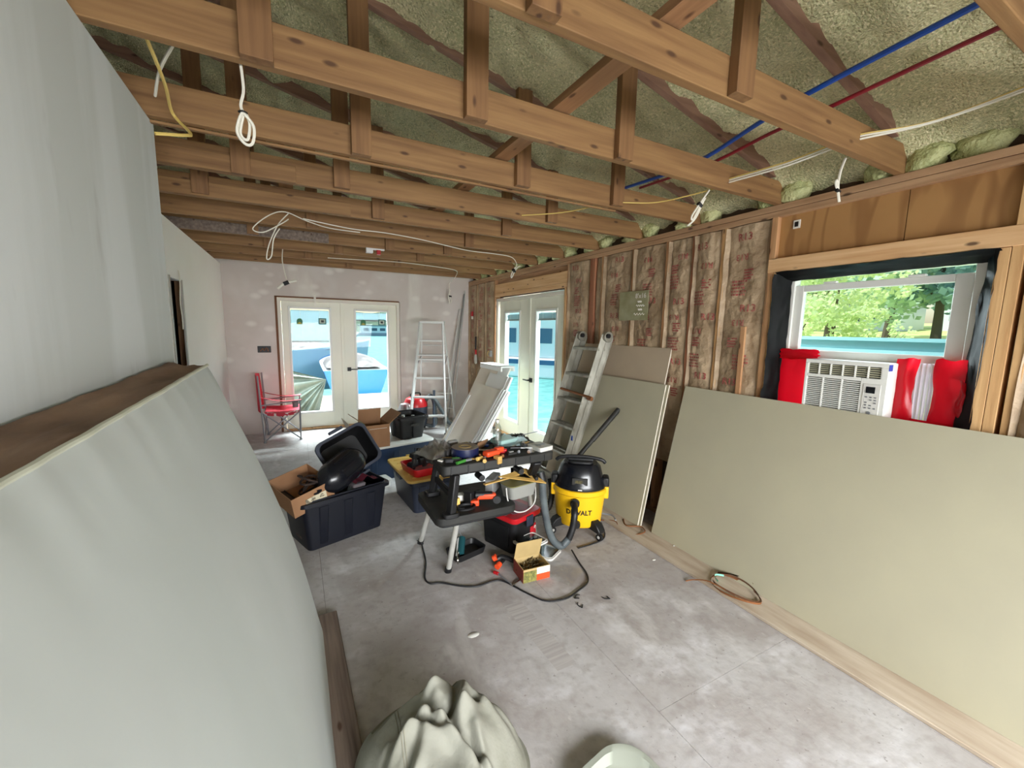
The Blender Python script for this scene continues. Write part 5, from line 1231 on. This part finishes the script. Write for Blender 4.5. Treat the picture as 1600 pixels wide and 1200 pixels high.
# ---- canvas heap in the foreground
cv = thing('canvas_coat', 'crumpled khaki canvas garment heaped on the floor in front', 'coat', (.385, 1.21, 0))
def heap_z(x, y):
    r = math.hypot(x / .29, y / .32)
    if r >= 1.08: return 0.
    h = .28 * max(0., 1 - min(1, r / 1.02) ** 2.6) ** .75
    gx, gy = x - .04, y - .07; ga = math.atan2(gy, gx); gd = math.hypot(gx, gy)
    w = 2.2 * noise.noise(Vector((x * 4, y * 4, 1)))
    k = min(1, gd * 8) * max(0, 1 - r ** 4)
    h += .010 * math.cos(ga * 3 + w + gd * 5) * k
    h += .060 * fbm((x * 5, y * 5, 3), 2) * max(0, 1 - r ** 4)
    for (cx, cy, a_, l_, d_) in ((-.10, .02, 35, .12, .030), (.02, -.06, -50, .14, .034), (.10, .05, 80, .10, .034), (-.03, .14, 10, .12, .024), (.12, -.12, 110, .12, .030), (-.14, -.12, 60, .12, .026), (.15, .08, -60, .13, .034), (.05, .17, 60, .08, .03), (-.06, -.02, -20, .10, .024), (.06, .0, 20, .08, .026)):
        ca, sa = math.cos(R(a_)), math.sin(R(a_)); p = (x - cx) * ca + (y - cy) * sa; q = -(x - cx) * sa + (y - cy) * ca
        q += .02 * math.sin(p * 18); e = math.exp(-(p / l_) ** 2)
        h += e * (d_ * math.exp(-(q / .020) ** 2) - d_ * 1.1 * math.exp(-((q - .034) / .016) ** 2))
    return max(h, .0)
def heap(u, v):
    sx, sy = 2 * u - 1, 2 * v - 1
    X = sx * math.sqrt(1 - sy * sy / 2); Y = sy * math.sqrt(1 - sx * sx / 2)
    a = math.atan2(Y, X); lob = 1 + .07 * math.sin(a * 3 + 1) + .04 * math.sin(a * 5 + 2)
    x, y = X * .31 * lob, Y * .34 * lob
    return (x, y, heap_z(x / lob, y / lob) + .002)
ob('cloth', G().grid(heap, 150, 150), CANVAS, cv, sm=89)
def onheap(x, y):
    a = math.atan2(y / .34, x / .31); lob = 1 + .07 * math.sin(a * 3 + 1) + .04 * math.sin(a * 5 + 2)
    return (x, y, heap_z(x / lob, y / lob) + .004)
for off in (0, .009):
    ob('stitching', G().tube([onheap(-.14 + off + .02 * k / 20, -.10 + .30 * k / 20) for k in range(21)], .0016, 5), SEAM, cv)
    ob('stitching', G().tube([onheap(-.20 + .36 * k / 24, .19 + off + .04 * math.sin(k / 5)) for k in range(25)], .0016, 5), SEAM, cv)
t = thing('garment_flap', 'stiff canvas flap sticking up at the right of the heap', 'cloth', (.60, 1.30, 0))
ob('flap_cloth', G().grid(lambda u, v: (-.10 + .17 * u + .02 * math.sin(v * 5), .02 * math.sin(u * 7) - .10 * v + .05, .14 - .13 * u * u - .02 * v + .03 * math.sin(u * 6 + v * 3)), 16, 10), CANVAS, t, sm=80)
# ---- tray lid at the bottom edge
t = thing('paint_tray', 'grey-green plastic tray at the bottom edge of the picture', 'tray', (.93, .885, 0), 10)
TRM = mat('grey_green_plastic', (156, 160, 148), .45)
ob('tray', G().tub(.34, .28, .05, .02, .86, r=.12, n=12), TRM, t, bev=.004)
ob('rust_patch', G().rrect(.06, .04, .010, .014, .01, M=Matrix.Translation((.06, .02, 0))), RUST, t)

# ---- window air conditioner
ac = thing('air_conditioner', 'white window air conditioner under the raised sash', 'appliance', (2.75, 1.185, 1.10))
AX, AY0, AY1, AZ0, AZ1 = 2.752, .985, 1.385, 1.08, 1.468
ob('housing', G().box(AX + .018, 3.2, AY0, AY1, AZ0, AZ1), VINYL, ac, w=True, bev=.006)
g = G().box(AX, AX + .018, AY0, AY1, AZ1 - .022, AZ1).box(AX, AX + .018, AY1 - .014, AY1, AZ0, AZ1 - .022).box(AX, AX + .018, AY0, AY0 + .028, AZ1 - .085, AZ1 - .022)
g.box(AX, AX + .018, AY0 + .115, AY1 - .014, AZ1 - .105, AZ1 - .085).box(AX, AX + .018, AY0, AY0 + .115, AZ0, AZ1 - .085).box(AX, AX + .018, AY0 + .115, AY1 - .014, AZ0, AZ0 + .02)
fr = ob('front_grille', g, VINYL, ac, w=True, bev=.002)
DKS = mat('dark_slot', (74, 74, 66), .7)
ob('vent_backing', G().box(AX + .015, AX + .017, AY0 + .03, AY1 - .016, AZ0 + .02, AZ1 - .024), DKS, ac, w=True, sm=0)
for k in range(23):
    z = AZ0 + .026 + k * .0112
    ob('louver', G().box(AX + .003, AX + .014, AY0 + .115, AY1 - .014, z, z + .0055), VINYL, fr, sm=0)
for y in (AY0 + .205, AY0 + .30): ob('louver_bar', G().box(AX + .001, AX + .015, y - .003, y + .003, AZ0 + .02, AZ1 - .105), VINYL, fr)
for k in range(7):
    y = AY0 + .028 + k * (AY1 - AY0 - .042) / 6
    ob('vent_divider', G().box(AX + .001, AX + .015, y - .0025, y + .0025, AZ1 - .085, AZ1 - .022), VINYL, fr)
for k in range(5):
    z = AZ1 - .078 + k * .0115
    ob('vent_vane', G().box(AX + .005, AX + .012, AY0 + .028, AY1 - .014, z, z + .004), mat('beige_vane', (190, 186, 158), .5), fr, sm=0)
ob('control_panel', G().box(AX - .003, AX, AY0 + .022, AY0 + .10, AZ0 + .09, AZ1 - .115), LIDW, ac, w=True, bev=.002)
ob('display', G().box(AX - .005, AX - .003, AY0 + .045, AY0 + .085, AZ1 - .165, AZ1 - .13), BLACKG, ac, w=True)
g = G()
for r_ in range(5):
    for c_ in range(3):
        if (r_ + c_) % 4 != 3: g.box(AX - .0045, AX - .003, AY0 + .035 + c_ * .02, AY0 + .045 + c_ * .02, AZ1 - .19 - r_ * .015, AZ1 - .183 - r_ * .015)
ob('button_marks', g, STEEL, ac, w=True, sm=0)
ob('knob', G().cyl((AX - .006, AY0 + .062, AZ0 + .115), (AX - .002, AY0 + .062, AZ0 + .115), .009, n=14), STEEL, ac, w=True)
ob('blue_sticker', G().box(AX + .0, AX + .04, AY0 - .002, AY0, AZ1 - .04, AZ1 - .006), PEXB, ac, w=True)

# ============================================================ OUTDOORS
WATER = mat('lake_water', (116, 184, 178), .45, var=(92, 160, 156), scale=2.2, st=(1, 1, 1), bump=.8, bscale=3.5, spec=.2, lo=.42, hi=.6, bdist=.06)
wa = struct('water', 'calm lake with small ripples', G().add([(-150, 7.6, -1.0), (260, 7.6, -1.0), (260, 300, -1.0), (-150, 300, -1.0), (3.3, 7.6, -1.0), (3.3, 2.2, -1.0), (260, 2.2, -1.0)], [(0, 1, 2, 3), (4, 5, 6, 1)]), WATER)
wa['kind'] = 'stuff'; wa['category'] = 'water'
LAWN = mat('sunny_lawn', (206, 214, 130), .9, var=(160, 184, 100), scale=.5)
struct('lawn', 'sunny green lawn beyond the side window', G().grid(lambda u, v: (7 + 110 * u, -50 + (56 + 1.0 * 110 * u * 1.0) * v, -.9 + 5.4 * u ** .72 + .12 * fbm((u * 30, v * 20, 0))), 60, 40), LAWN, sm=80)['kind'] = 'structure'
struct('far_shore', 'low wooded shore across the lake', G().grid(lambda u, v: (-140 + 380 * u, 150 + 50 * v, -1.2 + 9 * v + 2.5 * fbm((u * 20, v * 3, 0))), 60, 6), mat('wooded_shore', (92, 118, 92), .9, var=(60, 88, 66), scale=.3))
DECK = mat('sun_bleached_deck', (168, 148, 126), .8, var=(140, 120, 100), scale=3, st=(1, 12, 12))
dk = struct('dock', 'sun-bleached plank dock outside the far door', G().box(-3.4, 3.4, 7.17, 11.1, -.20, -.13), SHEATH)
for k in range(26):
    y = 7.18 + k * .15
    ob('plank', G().box(-3.4, 3.4, y, y + .134, -.13, -.10 + .002 * (k % 3)), DECK, dk, sm=0)
for x in (-1.2, 3.0): ob('post', G().box(x - .06, x + .06, 11.0, 11.12, -1.6, .25), DECK, dk)
sd = struct('side_dock', 'short dock outside the side door', G().box(2.95, 3.35, 2.2, 7.17, -.40, -.30), DECK)
# tarp-covered thing just outside the far door
TARP = mat('grey_tarp', (104, 116, 110), .22, var=(70, 80, 76), scale=3, bump=.15)
t = thing('tarp_cover', 'grey tarp pulled to a point over gear outside the far door', 'tarp', (-.15, 8.35, -.095))
def tf(u, v):
    # apex at right top, folds fan out to the left and down
    ap = Vector((.63, 0, .74)); a = R(165 + 92 * u)
    ln = 1.15 * v; dirx = math.cos(a); dz = math.sin(a)
    p = ap + Vector((dirx * ln, 0, dz * ln * .95)); f = math.sin(u * 34 + 2 * math.sin(u * 9))
    y = -.15 - .28 * v * (1 - u * .2) + .075 * f * v
    return (p.x, y, max(p.z + .10 * (1 - u) * v, .004))
ob('tarp_cloth', G().grid(tf, 90, 14), TARP, t, sm=70)
# boats
def boat(name, lb, loc, rz, L, B, H, mh, md, cover=None, cat='boat'):
    t = thing(name, lb, cat, loc, rz)
    def hull(u, v):
        x = -L / 2 + L * u; w = B / 2 * (1 - max(0, (u - .55) / .45) ** 2.2)
        a = (v - .5) * 2
        return (x + .12 * L * max(0, abs(a)) * (u ** 3) * .6, w * (abs(a) ** .55) * (1 if a > 0 else -1), H * (abs(a) ** 1.5) * (1 + .25 * u * u))
    ob('hull', G().grid(hull, 24, 16), mh, t, sm=70)
    ob('transom', G().add([hull(0, k / 16) for k in range(17)], [tuple(range(17))]), mh, t)
    ob('deck', G().grid(lambda u, v: (-L / 2 + L * u, (v - .5) * B * (1 - max(0, (u - .55) / .45) ** 2.2), H * (1 + .25 * u * u) - .02), 16, 2), md, t, sm=60)
    ob('rub_rail', G().tube([(hull(k / 20, 0)[0], hull(k / 20, 0)[1], hull(k / 20, 0)[2]) for k in range(21)], .03, 6), PAPER, t)
    if cover: ob('cover', G().grid(lambda u, v: (-L * .42 + L * .75 * u, (v - .5) * B * .9, H + .05 + .32 * math.sin(u * PI) ** .6 * math.sin(v * PI) ** .5 + .03 * fbm((u * 8, v * 5, 1))), 24, 12), cover, t, sm=70)
    return t
BLB = mat('blue_gelcoat', (52, 116, 184), .2); WHB = mat('white_gelcoat', (232, 236, 238), .25); GRC = mat('grey_boat_cover', (120, 116, 116), .8, var=(160, 156, 154), scale=4)
t = boat('blue_boat', 'blue boat with a grey cover moored beyond the dock', (1.42, 13.2, -.62), 90, 3.6, 1.6, 1.1, BLB, WHB, GRC)
t = boat('pontoon_boat', 'white and blue pontoon boat with a folded canopy frame', (-.1, 16.4, -.7), 4, 4.6, 2.0, 1.45, mat('pale_blue_hull', (130, 156, 178), .35), WHB, GRC)
for i, (a, b) in enumerate((((-.3, -.8, 1.4), (1.9, -.8, 2.4)), ((.5, -.8, 1.3), (2.1, -.8, 2.1)), ((.9, -.8, 1.4), (-.4, -.8, 2.4)))):
    ob('canopy_pole', G().cyl(a, b, .03, n=8), WHB, t)
ob('folded_canopy', G().tube([(-.1, -.8, 2.15), (.5, -.8, 2.3), (.8, -.8, 2.2)], .10, 8, 3), GRC, t)
for i, (x, y, s, lb) in enumerate(((10, 120, 5, 'far white houseboat on the opposite shore, left one'), (22, 128, 6, 'far white boathouse on the opposite shore, middle one'), (34, 124, 5, 'far white houseboat on the opposite shore, right one'))):
    t = thing('houseboat', lb, 'boat', (x, y, -1.0), group='boats across the lake')
    ob('hull', G().box(-s, s, -2, 2, 0, .9), mat('far_hull', (150, 164, 176), .5), t); ob('cabin', G().box(-s * .8, s * .8, -1.8, 1.8, .9, 2.9), WHB, t); ob('roof', G().box(-s * .9, s * .9, -2.2, 2.2, 2.9, 3.1), mat('far_roof', (92, 112, 132), .6), t)
    for k in range(4): ob('window', G().box(-s * .7 + k * s * .38, -s * .7 + k * s * .38 + s * .25, -1.83, -1.8, 1.5, 2.3), mat('far_window', (70, 92, 112), .3), t)
# long houseboat outside the side door
t = thing('houseboat', 'long white houseboat with a blue stripe outside the side door', 'boat', (13.0, 20.5, -1.0), -52)
ob('hull', G().box(-8, 8, -2, 2, 0, 1.1), WHB, t, bev=.1); ob('stripe', G().box(-8.02, 8.02, -2.02, 2.02, .75, 1.0), mat('navy_stripe', (44, 92, 132), .3), t)
ob('cabin', G().box(-7.2, 6.4, -1.8, 1.8, 1.1, 3.4), WHB, t, bev=.08); ob('upper_deck', G().box(-7.6, 7.4, -2.1, 2.1, 3.4, 3.55), WHB, t); ob('canopy', G().box(-5, 3, -1.8, 1.8, 4.9, 5.05), mat('aqua_canopy', (120, 180, 190), .6), t)
for k in range(6): ob('window', G().box(-6.6 + k * 2.1, -5.3 + k * 2.1, -1.84, -1.8, 1.9, 2.7), mat('boat_window', (66, 104, 130), .2), t, bev=.02)
for k in range(9): ob('rail_post', G().cyl((-7.4 + k * 1.8, -2.05, 3.55), (-7.4 + k * 1.8, -2.05, 4.4), .03, n=6), METALW, t)
ob('handrail', G().cyl((-7.4, -2.05, 4.4), (7.2, -2.05, 4.4), .04, n=6), METALW, t)
# beam outside the window
t = thing('boat_lift_beam', 'long teal beam crossing the view outside the window', 'beam', (6.0, 2.2, 1.385))
TEALB = mat('pale_teal_paint', (150, 200, 204), .5)
ob('top_flange', G().box(-.08, .08, -3.5, 4.5, .17, .21), TEALB, t); ob('web', G().box(-.03, .03, -3.5, 4.5, .07, .17), mat('teal_web', (118, 172, 176), .5), t); ob('bottom_flange', G().box(-.08, .08, -3.5, 4.5, .03, .07), TEALB, t)
for y in (-3.2, 4.2): ob('post', G().box(-.06, .06, y, y + .12, -1.8, .03), TEALB, t)
# trees
LEAF = [translucent('light_leaves', (222, 232, 186), .45, .6), translucent('mid_leaves', (196, 218, 190), .4, .6), translucent('dark_leaves', (164, 194, 194), .4, .6)]  # paler, less saturated leaf colours carry the outdoor haze
BARK = mat('tree_bark', (92, 80, 66), .9)
def tree(lb, x, y, z, h, r, m, n=2600, sd=0, trunk=.3, ls=.16):
    rnd = random.Random(sd)
    t = thing('tree', lb, 'tree', (x, y, z), group='trees on the lawn')
    g = G().tube([(0, 0, 0), (rnd.uniform(-.2, .2), rnd.uniform(-.2, .2), h * .3), (rnd.uniform(-.4, .4), rnd.uniform(-.4, .4), h * .6)], trunk, 8, 3, rf=lambda u, i: 1 - .6 * u)
    for k in range(5):
        a = rnd.random() * 6.28; b = rnd.uniform(.6, 1) * r
        g.tube([(0, 0, h * .28), (b * .4 * math.cos(a), b * .4 * math.sin(a), h * .45), (b * .85 * math.cos(a), b * .85 * math.sin(a), h * .62)], trunk * .35, 6, 2, rf=lambda u, i: 1 - .7 * u)
    ob('trunk', g, BARK, t)
    cl = [(Vector((rnd.uniform(-.8, .8) * r, rnd.uniform(-.8, .8) * r, h * rnd.uniform(.30, .9))), rnd.uniform(.22, .45) * r) for _ in range(13)]
    g = G()
    for k in range(n):
        c, q = cl[k % 13]
        d = Vector((rnd.gauss(0, 1), rnd.gauss(0, 1), rnd.gauss(0, .7))).normalized() * q * rnd.uniform(.6, 1.05)
        p = c + d; e = Vector((rnd.gauss(0, 1), rnd.gauss(0, 1), rnd.gauss(0, 1))).normalized() * ls; f = e.cross(Vector((rnd.random(), rnd.random(), 1))).normalized() * ls * .8
        g.add([p - e, p + f, p + e, p - f], [(0, 1, 2, 3)])
    ob('foliage', g, m, t, sm=0, kind='stuff')
def gz(x): return -.9 + 5.4 * (max(0, x - 7) / 110) ** .72
for lb, x, k, h, r, m, n, ls, tr in (
    ('light green orchard tree at the left of the window view', 16, .53, 5.4, 1.7, 0, 2000, .09, .07),
    ('light green orchard tree in the middle of the window view', 19, .455, 6.0, 1.9, 0, 2000, .10, .08),
    ('low spreading bright tree right of the orchard trees', 17, .385, 2.7, .95, 0, 1000, .07, .06),
    ('mid green tree behind the orchard trees', 32, .47, 10, 4.5, 1, 2600, .22, .2),
    ('tall dark tree rising behind the bright low tree', 42, .37, 11, 4.2, 2, 2400, .26, .3),
    ('tall dark conifer left of the right window stile', 34, .30, 9.5, 3.6, 2, 2000, .26, .28),
    ('tall dark conifer seen farthest right in the window', 37, .275, 10, 3.8, 2, 2000, .26, .36),
    ('broad mid green tree far back at the left of the window', 55, .52, 16, 7, 1, 3000, .36, .3),
    ('distant dark tree far back in the middle', 70, .42, 18, 8, 2, 3000, .44, .4),
    ('distant dark tree far back at the right', 75, .30, 18, 8, 2, 3000, .46, .4)):
    tree(lb, x, x * k, gz(x) - .05, h, r, LEAF[m], n=n, sd=int(x), ls=ls, trunk=tr)
for i, (x, y) in enumerate(((60, 22.5), (62, 15.0))):
    t = thing('house', ['pale house glimpsed between the tree trunks, left one', 'pale house glimpsed between the tree trunks, right one'][i], 'house', (x, y, gz(x) - .1))
    ob('wall', G().box(-3, 3, -2.5, 2.5, 0, 3), WHB, t); ob('roof', G().prism([(-2.8, 3), (2.8, 3), (0, 4.6)], -3.2, 3.2, 'x'), mat('shingle_roof', (96, 86, 84), .8), t)
    for k in (-1.5, 0, 1.5): ob('window', G().box(-3.03, -3, k - .4, k + .4, 1, 2), mat('far_window', (70, 92, 112), .3), t)
